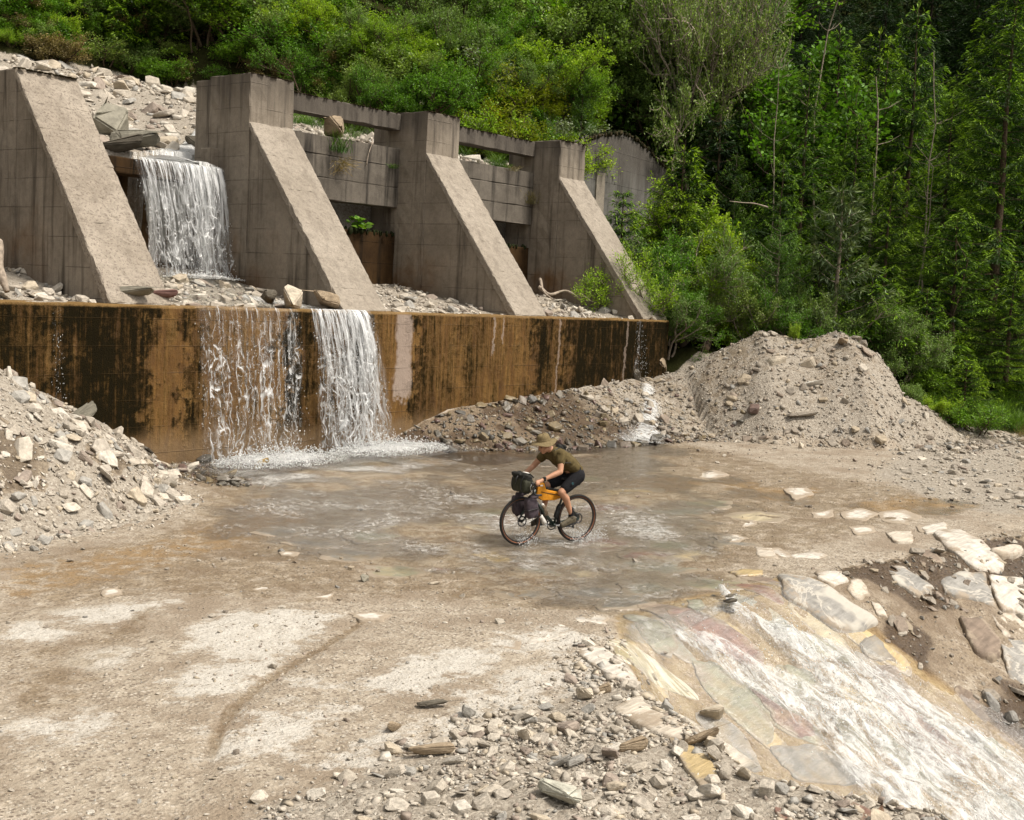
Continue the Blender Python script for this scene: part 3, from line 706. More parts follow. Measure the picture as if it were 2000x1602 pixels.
rubble('right_bank_rubble', 0, 6800, (14, 27, 1.0, 7.3), k_rb, .035, .3, 1.7, M_STONE_M, M_STONE_MS, 110)
def k_road(x, y):
    f = fbm(x * .5 + 11, y * .5, 3); e = sstep(.5, .1, np.abs(lipY(x) - y - .1)) * (x > 14)
    return np.clip(.12 + .6 * (f > .55) + e * .8, 0, 1) * (1 - .75 * poly_mask(x, y, FORD, .4)) * (y > np.where(x > 11.4, lipY(x) - .1, 5.2))
rubble('road_gravel', 0, 26000, (4, 36, 5.2, 19), k_road, .016, .15, 2.1, M_STONE_M, M_STONE_MS, 140, .3, .2)
rubble('roadside_gravel', 0, 3600, (24, 42, 6, 13.5), lambda x, y: poly_mask(x, y, gz([(1740, 880), (1990, 862), (2100, 860), (2100, 1010), (1860, 1000), (1700, 930)]), .8), .05, .34, 1.9, M_STONE, M_STONE_S, 80, .2)

rubble('fine_gravel', 0, 18000, (3.4, 12, 4.8, 10.5), lambda x, y: np.clip(.2 + 1.3 * (fbm(x * .9 + 4, y * .9, 3) - .35) * 2, 0, 1) * sstep(10.5, 8.0, y) * (x < bankX(y) + .1) * (1 - .6 * poly_mask(x, y, FORD, .6)), .010, .07, 2.0, M_STONE, M_STONE_S, 60, .3, .3)
# single boulders that stand out
def boulder(px, py, size, k, label, mat, zoff=0., Y=None, rot=(0, 0, 0), squash=(1, 1, 1), cat='boulder', P=None, name='boulder'):
    if P is None: P = onY(px, py, Y) if Y is not None else onH(px, py)
    o = bpy.data.objects.new(name, BOULD[k % len(BOULD)]); COL.objects.link(o)
    if not o.data.materials: o.data.materials.append(None)
    o.location = Vector(P) + Vector((0, 0, zoff + size * .16)); o.rotation_euler = rot; o.scale = [size * c for c in squash]
    o.material_slots[0].link = 'OBJECT'; o.material_slots[0].material = mat; tag(o, label, cat); return o
M_BGREY = mat_stone('boulder_grey_green', [(.24, .225, .18)], True); M_BPALE = mat_stone('boulder_pale', [(.50, .44, .35)], True); M_BDARK = mat_stone('boulder_dark', [(.13, .115, .09)], True)
M_BRED = mat_stone('boulder_red', [(.20, .115, .10)], True); M_BYEL = mat_stone('boulder_yellow', [(.42, .30, .11)], True, 1.); M_BBRN = mat_stone('boulder_brown', [(.33, .26, .18)], True)
boulder(0, 0, 1.25, 1, 'big angular grey green boulder above the upper waterfall', M_BGREY, P=onH(213, 262), rot=(.3, -.5, .5), squash=(.9, 1, 1.3))
boulder(0, 0, 1.35, 2, 'flat dark grey boulder lying at the brink of the upper waterfall', M_BGREY, P=onH(265, 290), rot=(.1, .12, 2.3), squash=(1, .9, .9))
boulder(0, 0, 1.3, 3, 'wet slanting slab wedged behind the brown concrete lip', M_BDARK, P=onH(232, 302), rot=(.2, .35, 2.5), squash=(1, .8, .5))
boulder(0, 0, .8, 4, 'small dark boulder beside the rushing water over the concrete lip', M_BDARK, P=onH(382, 296), rot=(0, .4, .3))
boulder(0, 0, .85, 0, 'brown boulder resting under the top beam in the open slot', M_BBRN, P=at(652, 258, 32), rot=(0, .2, .9), squash=(.9, .9, 1.3))
boulder(572, 592, .86, 5, 'pale rounded boulder on the wall edge between the two waterfalls', M_BPALE, -.02, Y0 + .55, (.1, .1, .8), (1, .9, 1.1))
boulder(640, 592, .82, 0, 'tan boulder at the brink of the twin waterfall, beside the pale rounded one', M_BBRN, -.05, Y0 + .6, (.1, .2, .3), (1.1, .8, .8))
boulder(525, 585, .6, 3, 'wet dark boulder upstream of the pale rounded one on the wall', M_BDARK, -.05, Y0 + .8, (.1, .4, 1.0), (1, 1, .9))
boulder(255, 582, .95, 2, 'grey slab on the wall edge in front of the lichen speckled buttress', M_BGREY, -.03, Y0 + .5, (.1, .1, 2.2), (1.1, .7, .6))
boulder(310, 584, .8, 3, 'dark red slab on the wall edge at the foot of the speckled buttress', M_BRED, -.03, Y0 + .5, (.1, .1, 2.5), (1, .6, .5))
boulder(60, 745, .78, 4, 'large pale block on top of the left rubble bank by the wall', M_BPALE, 0, None, (.3, .5, 2.6), (1, .9, .9))
boulder(165, 825, .66, 1, 'rounded dark grey boulder against the stained wall above the rubble bank', M_BGREY, 0, None, (.2, .7, 2.4), (1, .8, .8))
boulder(318, 862, .5, 2, 'purple red stone at the wall foot beside the left rubble bank', M_BRED, 0, None, (.1, .3, 2.9), (1, .8, .9), 'stone', None, 'stone')
boulder(510, 912, .34, 5, 'yellowish stone in the white splash below the waterfall', M_BYEL, .02, None, (.1, .5, 2.6), (1.2, .7, .7), 'stone', None, 'stone')
boulder(612, 893, .42, 1, 'dark wet rock between the two splashes at the wall foot', M_BDARK, .02, None, (.1, .2, .6), (.9, .8, 1.1), 'stone', None, 'stone')
boulder(712, 1136, .22, 5, 'single round grey cobble lying on the wet road', M_BGREY, .0, None, (.1, .2, .6), (.9, .8, .9), 'stone', None, 'stone')
boulder(848, 1143, .16, 2, 'small pale flat stone on the road, left of the flowing water', M_BPALE, 0, None, (.1, .1, 2.6), (1.1, .7, .6), 'stone', None, 'stone')
boulder(1517, 708, .62, 5, 'rounded tan boulder half buried high on the right mound', M_BPALE, -.05, None, (.1, .1, 2.6), (1.1, .8, .9))
boulder(1578, 715, .72, 4, 'upright pale boulder near the top of the right mound', M_BPALE, -.1, None, (.5, .6, 2.2), (.9, .8, .9))
boulder(1588, 752, .66, 2, 'white flat stone lying on the face of the right mound', plain('white_stone', (.62, .59, .53), .8, .3, .15, 8, bump=.3), -.08, None, (.6, .3, 2.0), (1, .8, .4))
boulder(1568, 816, .95, 2, 'wide flat grey slab midway down the right mound', M_STONE_M, -.06, None, (.15, .1, 2.5), (1.1, .5, .4))
boulder(1565, 876, .34, 5, 'pale egg shaped stone at the foot of the right mound', M_BPALE, 0, None, (.1, .4, .6), (.8, .8, 1.2), 'stone', None, 'stone')
boulder(1645, 672, .5, 4, 'stone sticking out near the second crest of the mound', M_BBRN, -.05, None, (.1, .4, .6), (1.2, .8, .7), 'stone', None, 'stone')
boulder(1390, 1405, .34, 4, 'squarish tan block on the edge of the chute', M_BPALE, 0, None, (.2, .1, 2.2), (1, 1, 1.25))
boulder(1178, 1352, .17, 3, 'cubic brown stone beside a pale cobble on the rubble', M_BBRN, .0, None, (.1, .4, 2.2), (1, 1.1, 1.4), 'stone', None, 'stone')
boulder(1142, 1362, .2, 0, 'pale rounded cobble beside the cubic brown stone', M_BPALE, .0, None, (.1, .4, 1.0), (1, 1, 1.1), 'stone', None, 'stone')
boulder(1372, 1455, .3, 2, 'slanting brown slab leaning above the chute bank', M_BBRN, .02, None, (.5, .5, 2.2), (1.1, .7, .7), 'stone', None, 'stone')
boulder(1228, 1470, .3, 3, 'wedge shaped tan stone half buried in foreground gravel', M_BBRN, 0, None, (.3, .3, 2.4), (1.1, .7, .9), 'stone', None, 'stone')
boulder(1095, 1565, .42, 2, 'large pale green grey flat stone at the bottom of the rubble', mat_stone('stone_pale_green', [(.44, .43, .36)], True), 0, None, (.15, .1, 1.2), (1.1, .9, .8), 'stone', None, 'stone')
boulder(1025, 1450, .22, 4, 'pale upright stone in the gravel beside a dry twig', M_BPALE, 0, None, (.5, .4, 1.2), (1, .8, 1.2), 'stone', None, 'stone')
boulder(770, 1425, .20, 3, 'brown cubic stone at the tip of the rubble heap', M_BBRN, 0, None, (.2, .3, .5), (1.2, .9, .9), 'stone', None, 'stone')
boulder(845, 1382, .26, 2, 'dark grey flat stone lying beyond the rubble tip', M_BDARK, 0, None, (.1, .1, 2.4), (1.2, .7, .5), 'stone', None, 'stone')
boulder(840, 1480, .3, 3, 'long olive brown stone among pale foreground rubble', M_BBRN, .02, None, (.1, .1, 2.3), (1.4, .6, .7), 'stone', None, 'stone')
boulder(1285, 722, .9, 0, 'brown wet boulder under the trickle at the end of the wall', M_BBRN, 0, None, (.1, .5, .4), (1, .8, .8))
boulder(1243, 740, .5, 1, 'dark upright boulder at the foot of the trickle', M_BDARK, 0, None, (.1, .9, .4), (1, .8, .9))
boulder(1270, 735, .5, 2, 'bright yellow stone among wet boulders at the wall end', M_BYEL, 0, None, (.4, .6, 1.), (1, .8, .7), 'stone', None, 'stone')
boulder(1352, 668, 1.2, 3, 'grey boulder wedged among driftwood at the wooded end of the wall', M_BDARK, 0, None, (.1, .3, .4), (1.1, .8, .8))
boulder(925, 230, 1.1, 5, 'tan boulder behind the top beam at the edge of the bushes', M_BPALE, P=onH(908, 240), rot=(.1, .1, .4))
boulder(825, 212, .8, 0, 'pale boulder resting behind the top beam of the waterfall side bay', M_BPALE, P=onH(822, 216), rot=(.1, .3, .4), squash=(1.2, .9, .8))
# three flat stones balanced in the water
P = onH(1424, 1195)
for i, (dz, s, lb) in enumerate([(.02, .20, 'lowest brown stone of the little cairn in the chute'), (.13, .21, 'middle flat stone of the little cairn in the chute'), (.20, .17, 'top dark stone of the little cairn in the chute')]):
    boulder(0, 0, s, 2 + i % 2, lb, M_BDARK, dz - .03, None, (0, .08, 2.3 + i * .4), (1, .8, .55 if i else .95), 'stone', P, 'stone')

# ================================================================ slabs set into road, chute and banks
def slab_mat(name, c, wet, veins=False, stripe=False):
    q = NT(name); v = q.pos(); rim = q.sepc(q.attr('rim')); n = q.noise(v, 5, 5, .68); r = q.n('ShaderNodeObjectInfo').outputs['Random']
    g = q.noise(q.mapv(v, (1.2, 9, 5), rot=(0, 0, -.35)), 2.0, 4, .65, .4)
    col = q.mix(1., c, q.ramp(n, [(.25, .72), (.5, 1.), (.75, 1.22)]), 'MULTIPLY'); col = q.mix(1., col, q.ramp(g, [(.3, .72), (.65, 1.15)]), 'MULTIPLY')
    if wet: col = q.mix(q.math('MULTIPLY', q.mr(q.noise(v, 2.2, 4), .45, .7), .45), col, (.40, .28, .13))
    dn = q.math('ADD', q.math('MULTIPLY', q.math('SUBTRACT', q.noise(v, 3.1, 5, .75), .5), 1.7), q.math('MULTIPLY', q.math('SUBTRACT', 1., rim[0]), rim[1]))
    col = q.mix(q.math('MULTIPLY', q.mr(dn, .12, .42), .95), col, q.mix(n, (.20, .158, .112), (.40, .335, .26)))
    if stripe: col = q.mix(q.mr(q.noise(q.mapv(v, (6, .7, 1)), 1.6, 3, .6, .5), .47, .53), col, (.60, .55, .45))
    if veins:
        w = q.noise(v, 1.6, 5, .6, 1.2); col = q.mix(q.mr(q.math('ABSOLUTE', q.math('SUBTRACT', w, .5)), 0, .03, .9, 0), col, (.45, .42, .365))
        col = q.mix(q.mr(q.noise(v, 1.1, 3), .55, .62), col, (.42, .395, .345))
    return q.done(q.bsdf(col, .28 if wet else .85, q.bump(q.math('ADD', n, q.math('MULTIPLY', g, 1.2)), .5, .03), .5 if wet else .25))
SM = {'pale': slab_mat('slab_pale', (.50, .465, .41), 0), 'paled': slab_mat('slab_pale_dusty', (.47, .42, .35), 0), 'green': slab_mat('slab_green_grey', (.255, .25, .18), 1), 'red': slab_mat('slab_red', (.22, .122, .095), 1),
      'grey': slab_mat('slab_grey', (.23, .215, .19), 1), 'yel': slab_mat('slab_yellow', (.45, .345, .18), 1), 'cream': slab_mat('slab_cream', (.48, .41, .28), 1), 'vein': slab_mat('slab_grey_veined', (.26, .25, .23), 0, True),
      'stripe': slab_mat('slab_striped', (.36, .32, .20), 1, False, True), 'brown': slab_mat('slab_brown', (.20, .155, .12), 0), 'blue': slab_mat('slab_blue_grey', (.28, .272, .225), 1)}
def slab(poly_px, key, proud=.012, thick=.12, wob=.035, n=40, dome=.0, dirt=.15):
    pts = np.array([onH(x, y) for x, y in poly_px]); c = pts.mean(0)
    # resample outline
    seg = np.linalg.norm(np.roll(pts, -1, 0)[:, :2] - pts[:, :2], axis=1); cum = np.concatenate([[0], np.cumsum(seg)]); L = cum[-1]
    out = []
    for t in np.linspace(0, L, n, endpoint=False):
        i = np.searchsorted(cum, t, 'right') - 1; f = (t - cum[i]) / max(seg[i], 1e-6); out.append(pts[i] * (1 - f) + pts[(i + 1) % len(pts)] * f)
    out = np.array(out)
    for _ in range(1): out = .5 * out + .25 * (np.roll(out, 1, 0) + np.roll(out, -1, 0))
    ang = np.linspace(0, 2 * np.pi, n, endpoint=False); sd = RNG.uniform(0, 99)
    rad = np.hypot(out[:, 0] - c[0], out[:, 1] - c[1]).mean()
    w = 1 + np.clip(wob / max(rad, .1), .06, .2) * 3 * (fbm(np.cos(ang) * 2.2 + sd, np.sin(ang) * 2.2 + sd, 5) - .5)
    out[:, :2] = c[:2] + (out[:, :2] - c[:2]) * w[:, None]
    V = []; rings = [(1.0, -thick), (1.0, proud * .4), (.965, proud), (.75, proud), (.45, proud), (.18, proud)]
    for sc, dz in rings:
        x = c[0] + (out[:, 0] - c[0]) * sc; y = c[1] + (out[:, 1] - c[1]) * sc
        z = Hsmooth(x, y) + dz + (dome * (1 - sc ** 2) if dz > 0 else 0) + (fbm(x * 4 + sd, y * 4, 2) - .5) * (.012 + dome * .3)
        V.append(np.stack([x, y, z], 1))
    cz = Hsmooth(c[0:1], c[1:2])[0] + proud + dome
    V = np.concatenate(V + [np.array([[c[0], c[1], cz]])]); F = []
    bm = bmesh.new(); vs = [bm.verts.new(v - np.array([c[0], c[1], cz])) for v in V]; m = len(rings)
    for r in range(m - 1):
        for i in range(n): bm.faces.new((vs[r * n + i], vs[r * n + (i + 1) % n], vs[(r + 1) * n + (i + 1) % n], vs[(r + 1) * n + i]))
    for i in range(n): bm.faces.new((vs[(m - 1) * n + i], vs[(m - 1) * n + (i + 1) % n], vs[-1]))
    pm = bm_mesh('paving_slab', bm); rv = np.concatenate([np.full(n, k_) for k_ in (0, 0, .08, .5, .85, 1.)] + [[1.]]); add_col(pm, 'rim', np.stack([rv, np.full(len(rv), dirt), rv], 1))
    o = obj('paving_slab', pm, SM[key], GROUND); o.location = (c[0], c[1], cz)
    for p in o.data.polygons: p.use_smooth = True
    return o
def ell(cx, cy, rx, ry, k=12, sk=0.): return [(cx + rx * math.cos(a) * (1 + .15 * math.sin(3 * a + cx)) + sk * ry * math.sin(a), cy + ry * math.sin(a) * (1 + .15 * math.cos(2 * a + cy))) for a in [2 * math.pi * i / k for i in range(k)]]
for q in ([(680, 1198), (720, 1195), (762, 1200), (745, 1214), (700, 1210)], [(940, 1247), (1020, 1240), (1010, 1270), (960, 1265)], [(1100, 1202), (1140, 1195), (1205, 1212), (1190, 1226), (1140, 1222)],
          [(1395, 1047), (1430, 1043), (1462, 1050), (1440, 1060), (1400, 1058)], [(1640, 1000), (1680, 992), (1720, 1003), (1690, 1018), (1650, 1014)], [(1712, 1000), (1765, 995), (1802, 1010), (1770, 1026), (1722, 1018)],
          [(1790, 1027), (1850, 1020), (1845, 1040), (1795, 1040)], [(1480, 1072), (1520, 1068), (1560, 1090), (1520, 1105), (1478, 1090)], [(1540, 1085), (1600, 1078), (1620, 1100), (1560, 1112)], [(1345, 927), (1390, 917), (1430, 928), (1380, 938), (1350, 935)],
          [(330, 1162), (360, 1158), (385, 1166), (360, 1174), (335, 1172)], [(195, 1155), (230, 1145), (240, 1160), (205, 1166)], [(490, 1145), (530, 1142), (530, 1152), (495, 1154)], [(610, 1168), (640, 1163), (655, 1158), (640, 1172)],
          [(545, 1077), (585, 1080), (580, 1086), (550, 1085)], [(1530, 955), (1570, 945), (1590, 965), (1550, 975)], [(1445, 1020), (1475, 1014), (1480, 1026), (1450, 1030)], [(1660, 1030), (1700, 1026), (1712, 1040), (1670, 1044)], [(1585, 1000), (1625, 996), (1630, 1010), (1590, 1012)]):
    slab(q, 'pale', .004, .1, .06, dirt=.85)
for cx_, cy_, rx, ry, key in [(725, 1047, 46, 11, 'green'), (815, 1052, 24, 7, 'blue'), (775, 1118, 52, 12, 'green'), (865, 1103, 40, 12, 'red'), (872, 1133, 26, 7, 'red'), (1185, 992, 58, 8, 'red'), (985, 1015, 34, 8, 'red'), (1170, 1062, 54, 13, 'red'), (1265, 1085, 48, 7, 'red'),
        (615, 1060, 46, 8, 'grey'), (1085, 1085, 46, 11, 'grey'), (960, 1090, 42, 12, 'yel'), (1025, 1088, 34, 11, 'grey'), (800, 1033, 58, 8, 'cream'), (1050, 1122, 54, 13, 'blue'), (1290, 1108, 84, 12, 'blue'), (1265, 1150, 46, 13, 'blue'), (1215, 1176, 42, 14, 'grey'), (1150, 1155, 44, 12, 'grey'),
        (955, 1003, 44, 8, 'green'), (930, 1055, 44, 9, 'cream'), (1130, 1120, 34, 9, 'cream'), (1310, 1066, 46, 9, 'green'), (1380, 985, 40, 8, 'green'), (1230, 962, 58, 8, 'yel'), (1330, 1000, 52, 8, 'blue'), (1275, 1035, 52, 9, 'grey'), (680, 1085, 50, 9, 'grey'), (900, 1030, 50, 8, 'cream'), (545, 1040, 40, 6, 'grey'),
        (1130, 935, 50, 6, 'green'), (1060, 905, 40, 5, 'grey'), (1400, 1140, 60, 10, 'green'), (1350, 1085, 42, 9, 'cream'), (1480, 1010, 48, 8, 'cream'), (1020, 1160, 46, 10, 'grey'), (1435, 1065, 40, 8, 'grey')]:
    slab(ell(cx_, cy_, rx * 1.4, ry * 1.4, 8), key, .004, .1, .09, 48, dirt=.75)
c7 = lambda L: [(1000 + .5 * a, 1000 + .5 * b) for a, b in L]; c6 = lambda L: [(1200 + .4 * a, 600 + .4 * b) for a, b in L]
for q, key, pr in [([(590, 380), (680, 375), (900, 480), (985, 560), (960, 640), (900, 590), (760, 520), (690, 500)], 'red', .03), ([(480, 440), (560, 415), (640, 470), (650, 530), (620, 580), (560, 545), (500, 480)], 'green', .03), ([(685, 345), (740, 345), (760, 375), (720, 392), (690, 375)], 'green', .02),
        ([(360, 505), (420, 500), (560, 580), (690, 680), (745, 745), (600, 690), (430, 590)], 'stripe', .02), ([(240, 550), (330, 520), (480, 640), (500, 690), (400, 650)], 'pale', .03), ([(690, 570), (800, 600), (900, 680), (990, 780), (1035, 880), (1010, 925), (930, 880), (840, 790), (760, 700)], 'green', .03),
        ([(930, 690), (1050, 760), (1180, 830), (1190, 875), (1110, 880), (1020, 820)], 'red', .03), ([(1010, 930), (1160, 900), (1290, 960), (1400, 1020), (1460, 1060), (1300, 1070), (1120, 1050)], 'grey', .03),
        ([(1030, 255), (1110, 265), (1230, 300), (1330, 370), (1410, 420), (1420, 445), (1340, 475), (1260, 470), (1190, 420), (1120, 370), (1050, 330)], 'vein', .10), ([(850, 240), (930, 228), (990, 236), (970, 252), (880, 258)], 'yel', .05), ([(1350, 520), (1420, 480), (1500, 590), (1400, 575)], 'grey', .05),
        ([(1390, 610), (1500, 600), (1545, 680), (1440, 685)], 'brown', .05), ([(1100, 490), (1200, 480), (1350, 580), (1340, 605), (1200, 560)], 'green', .02), ([(1440, 690), (1545, 690), (1580, 760), (1500, 750)], 'brown', .04), ([(1050, 600), (1150, 610), (1230, 700), (1120, 690)], 'green', .02), ([(1250, 800), (1350, 840), (1430, 960), (1310, 920)], 'green', .02),
        ([(1600, 810), (1680, 805), (1745, 860), (1690, 870)], 'blue', .04), ([(1800, 890), (1880, 890), (1990, 990), (1880, 960)], 'green', .05), ([(380, 770), (480, 725), (620, 765), (780, 860), (900, 940), (1010, 1020), (880, 970), (700, 905), (540, 850)], 'paled', .03), ([(200, 440), (300, 400), (390, 420), (360, 455), (240, 460)], 'pale', .02),
        ([(70, 470), (180, 440), (240, 470), (150, 505), (60, 520)], 'pale', .015), ([(1180, 240), (1290, 240), (1310, 280), (1240, 300), (1190, 270)], 'pale', .06), ([(1090, 170), (1180, 155), (1240, 170), (1190, 195), (1110, 190)], 'pale', .02), ([(1320, 270), (1370, 270), (1400, 330), (1350, 350), (1310, 310)], 'paled', .05), ([(1560, 160), (1640, 150), (1680, 200), (1600, 210)], 'brown', .04),
        ([(1400, 350), (1440, 370), (1470, 420), (1420, 400)], 'paled', .04), ([(1640, 80), (1740, 70), (1860, 140), (1920, 200), (1910, 245), (1800, 225), (1700, 150)], 'pale', .06), ([(1870, 160), (1960, 140), (2000, 150), (1990, 175), (1910, 185)], 'paled', .12), ([(1670, 275), (1740, 245), (1850, 250), (1870, 330), (1900, 390), (1800, 350), (1690, 320)], 'vein', .08),
        ([(1860, 252), (2000, 262), (2010, 400), (1920, 395), (1880, 330)], 'pale', .06), ([(1750, 420), (1850, 440), (1910, 520), (1890, 585), (1800, 550)], 'brown', .12), ([(1900, 500), (2010, 510), (2010, 690), (1940, 660)], 'vein', .06), ([(1870, 400), (2010, 405), (2010, 480), (1920, 490)], 'paled', .04), ([(1450, 210), (1530, 220), (1650, 300), (1590, 330), (1500, 280)], 'vein', .05), ([(1600, 60), (1690, 40), (1700, 70), (1620, 85)], 'pale', .02), ([(950, 140), (1010, 145), (1050, 190), (960, 180)], 'paled', .03), ([(1460, 80), (1560, 75), (1570, 120), (1490, 115)], 'paled', .02)]:
    slab(c7(q), key, pr * .6, .14, .05, 44, pr * .1, .3)
# smaller fitted stones between them on the chute
sr = random.Random(21); placed = []
for _ in range(900):
    if len(placed) > 46: break
    X = sr.uniform(10.2, 15.0); Y = sr.uniform(2.6, 7.15)
    if X < float(bankX(np.array([Y]))[0]) + .45: continue
    a, b = sr.uniform(.16, .30), sr.uniform(.28, .62)
    if any(abs(X - u) < (a + c_) * .95 and abs(Y - w) < (b + e_) * .9 for u, w, c_, e_ in placed): continue
    placed.append((X, Y, a, b)); t0 = sr.uniform(-.2, .2)
    P = []
    for i in range(9):
        g = 2 * math.pi * i / 9; r_ = sr.uniform(.85, 1.12); x_, y_ = a * math.cos(g) * r_, b * math.sin(g) * r_; P.append((X + x_ * math.cos(t0) - y_ * math.sin(t0), Y + x_ * math.sin(t0) + y_ * math.cos(t0)))
    slab([proj((u, w, float(Hsmooth(np.array([u]), np.array([w]))[0])))[:2] for u, w in P], sr.choice(['cream', 'yel', 'green', 'grey', 'blue', 'cream', 'grey', 'red', 'brown']), .008, .1, .04, 30, .0, .35)
# ================================================================ water
def mat_flow():
    q = NT('flowing_water'); v = q.pos(); a = q.sepc(q.attr('foam'))
    w = q.noise(q.mapv(v, (1., .7, 1), rot=(0, 0, .4)), 5, 4, .7, .8); w2 = q.noise(v, 20, 3, .65)
    nm = q.bump(q.math('ADD', w, q.math('MULTIPLY', w2, .5)), 1., .05)
    fr = q.n('ShaderNodeFresnel', i_IOR=1.36); q.set(fr.inputs['Normal'], nm)
    gl = q.n('ShaderNodeBsdfGlossy', i_Color=(1, 1, 1, 1), i_Roughness=.10); q.set(gl.inputs['Normal'], nm)
    tr = q.n('ShaderNodeBsdfTransparent', i_Color=(.97, .96, .94, 1))
    m = q.n('ShaderNodeMixShader', i_0=q.math('MULTIPLY', q.math('MINIMUM', q.math('MULTIPLY', fr.outputs[0], 1.5), .85), a[1]), i_1=tr.outputs[0], i_2=gl.outputs[0]).outputs[0]
    fo = q.n('ShaderNodeBsdfDiffuse', i_Color=(.58, .57, .54, 1)); q.set(fo.inputs['Normal'], nm)  # matte pale colour for painted sky glints, and for foam below the falls
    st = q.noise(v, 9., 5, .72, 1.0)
    glint_foam = q.math('MULTIPLY', q.mr(q.math('ADD', st, q.math('MULTIPLY', a[0], .6)), .58, .80), q.math('MULTIPLY', a[1], q.mr(q.noise(v, .9, 3, .6), .38, .66)))  # noise flecks: sky glitter painted on the ripples, together with real foam
    return q.done(q.n('ShaderNodeMixShader', i_0=q.math('MULTIPLY', glint_foam, .6), i_1=m, i_2=fo.outputs[0]).outputs[0])
def mat_white(name, thr0=.36, thr1=.68):
    q = NT(name); a = q.sepc(q.attr('foam')); f = q.attr('flow', 'Vector')
    n = q.noise(q.mapv(f, (2.6, 1.0, 3)), 2.2, 6, .72, 1.4); n2 = q.noise(f, 17, 4, .7)
    al = q.mr(q.math('ADD', q.math('ADD', n, q.math('MULTIPLY', q.math('SUBTRACT', n2, .5), .35)), q.math('SUBTRACT', a[0], .5)), thr0, thr1)
    nm = q.bump(q.math('ADD', n, q.math('MULTIPLY', n2, .5)), .8, .08)
    d = q.n('ShaderNodeBsdfDiffuse', i_Color=(.76, .77, .76, 1)); q.set(d.inputs['Normal'], nm)
    t = q.n('ShaderNodeBsdfTranslucent', i_Color=(.76, .78, .78, 1)); m = q.n('ShaderNodeMixShader', i_0=.3, i_1=d.outputs[0], i_2=t.outputs[0]).outputs[0]
    gl = q.n('ShaderNodeBsdfGlossy', i_Color=(1, 1, 1, 1), i_Roughness=.25); q.set(gl.inputs['Normal'], nm)
    m = q.n('ShaderNodeMixShader', i_0=.12, i_1=m, i_2=gl.outputs[0]).outputs[0]
    cl = q.n('ShaderNodeMixShader', i_0=.16, i_1=q.n('ShaderNodeBsdfTransparent', i_Color=(.97, .97, .95, 1)).outputs[0], i_2=gl.outputs[0]).outputs[0]
    return q.done(q.n('ShaderNodeMixShader', i_0=al, i_1=cl, i_2=m).outputs[0])
def mat_fall(name, dens, g0=.36, g1=.52, s0=.54, s1=.72, lw=.075):
    q = NT(name); f = q.attr('flow', 'Vector'); a = q.sepc(q.attr('foam'))
    wp = q.n('ShaderNodeTexNoise', i_Vector=f, i_Scale=3.0, i_Detail=3.).outputs['Color']
    wv = q.n('ShaderNodeVectorMath', operation='MULTIPLY_ADD', i_0=wp, i_1=(.35, .35, 0), i_2=f).outputs[0]
    st = q.noise(q.mapv(f, (9, .75, 7)), 1.7, 4, .65, .35)
    ne = q.vor(q.mapv(wv, (1.25, .75, 1)), 4.0, 'DISTANCE_TO_EDGE'); ne2 = q.vor(q.mapv(wv, (1., .7, 1), loc=(3, 1, 0)), 8.5, 'DISTANCE_TO_EDGE')
    br = q.noise(q.mapv(f, (4, 1.2, 3), loc=(7, 2, 0)), 1.6, 4, .65)
    stm = q.mr(q.math('ADD', st, q.math('MULTIPLY', a[1], .5)), s0, s1)
    grp = q.mr(q.math('ADD', q.noise(q.mapv(f, (4.2, .17, 3), loc=(1, 4, 0)), 1.5, 3, .55, .8), q.math('MULTIPLY', a[1], .6)), g0, g1)
    net = q.math('MAXIMUM', q.mr(ne, .005, lw, 1., 0.), q.math('MULTIPLY', q.mr(ne2, .0, .05, 1., 0.), .5))
    net = q.math('MULTIPLY', net, q.mr(br, .40, .58))
    net = q.math('MAXIMUM', net, q.math('MULTIPLY', stm, .7))
    al = q.n('ShaderNodeMix', data_type='FLOAT', i_0=a[0], i_2=stm, i_3=net).outputs[0]
    al = q.math('MULTIPLY', q.math('MULTIPLY', q.math('MULTIPLY', al, a[2]), grp), dens, clamp=True)
    nm = q.bump(q.math('ADD', st, q.math('MULTIPLY', net, .4)), .8, .06)
    d = q.n('ShaderNodeBsdfDiffuse', i_Color=(.84, .86, .87, 1)); q.set(d.inputs['Normal'], nm)
    t = q.n('ShaderNodeBsdfTranslucent', i_Color=(.84, .87, .88, 1)); m = q.n('ShaderNodeMixShader', i_0=.35, i_1=d.outputs[0], i_2=t.outputs[0]).outputs[0]
    gl = q.n('ShaderNodeBsdfGlossy', i_Color=(1, 1, 1, 1), i_Roughness=.2); q.set(gl.inputs['Normal'], nm)
    m = q.n('ShaderNodeMixShader', i_0=.15, i_1=m, i_2=gl.outputs[0]).outputs[0]
    cl = q.n('ShaderNodeMixShader', i_0=.008, i_1=q.n('ShaderNodeBsdfTransparent', i_Color=(1, 1, 1, 1)).outputs[0], i_2=gl.outputs[0]).outputs[0]
    return q.done(q.n('ShaderNodeMixShader', i_0=al, i_1=cl, i_2=m).outputs[0])
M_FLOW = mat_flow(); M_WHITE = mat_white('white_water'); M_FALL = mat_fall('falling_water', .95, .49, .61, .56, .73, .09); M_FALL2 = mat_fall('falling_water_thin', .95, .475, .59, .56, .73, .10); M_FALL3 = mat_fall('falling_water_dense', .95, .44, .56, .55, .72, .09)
def mat_drop():
    q = NT('water_drops'); d = q.n('ShaderNodeBsdfDiffuse', i_Color=(.86, .87, .87, 1)); t = q.n('ShaderNodeBsdfTranslucent', i_Color=(.86, .88, .88, 1)); g = q.n('ShaderNodeBsdfGlossy', i_Roughness=.15)
    m = q.n('ShaderNodeMixShader', i_0=.4, i_1=d.outputs[0], i_2=t.outputs[0]).outputs[0]; return q.done(q.n('ShaderNodeMixShader', i_0=.2, i_1=m, i_2=g.outputs[0]).outputs[0])
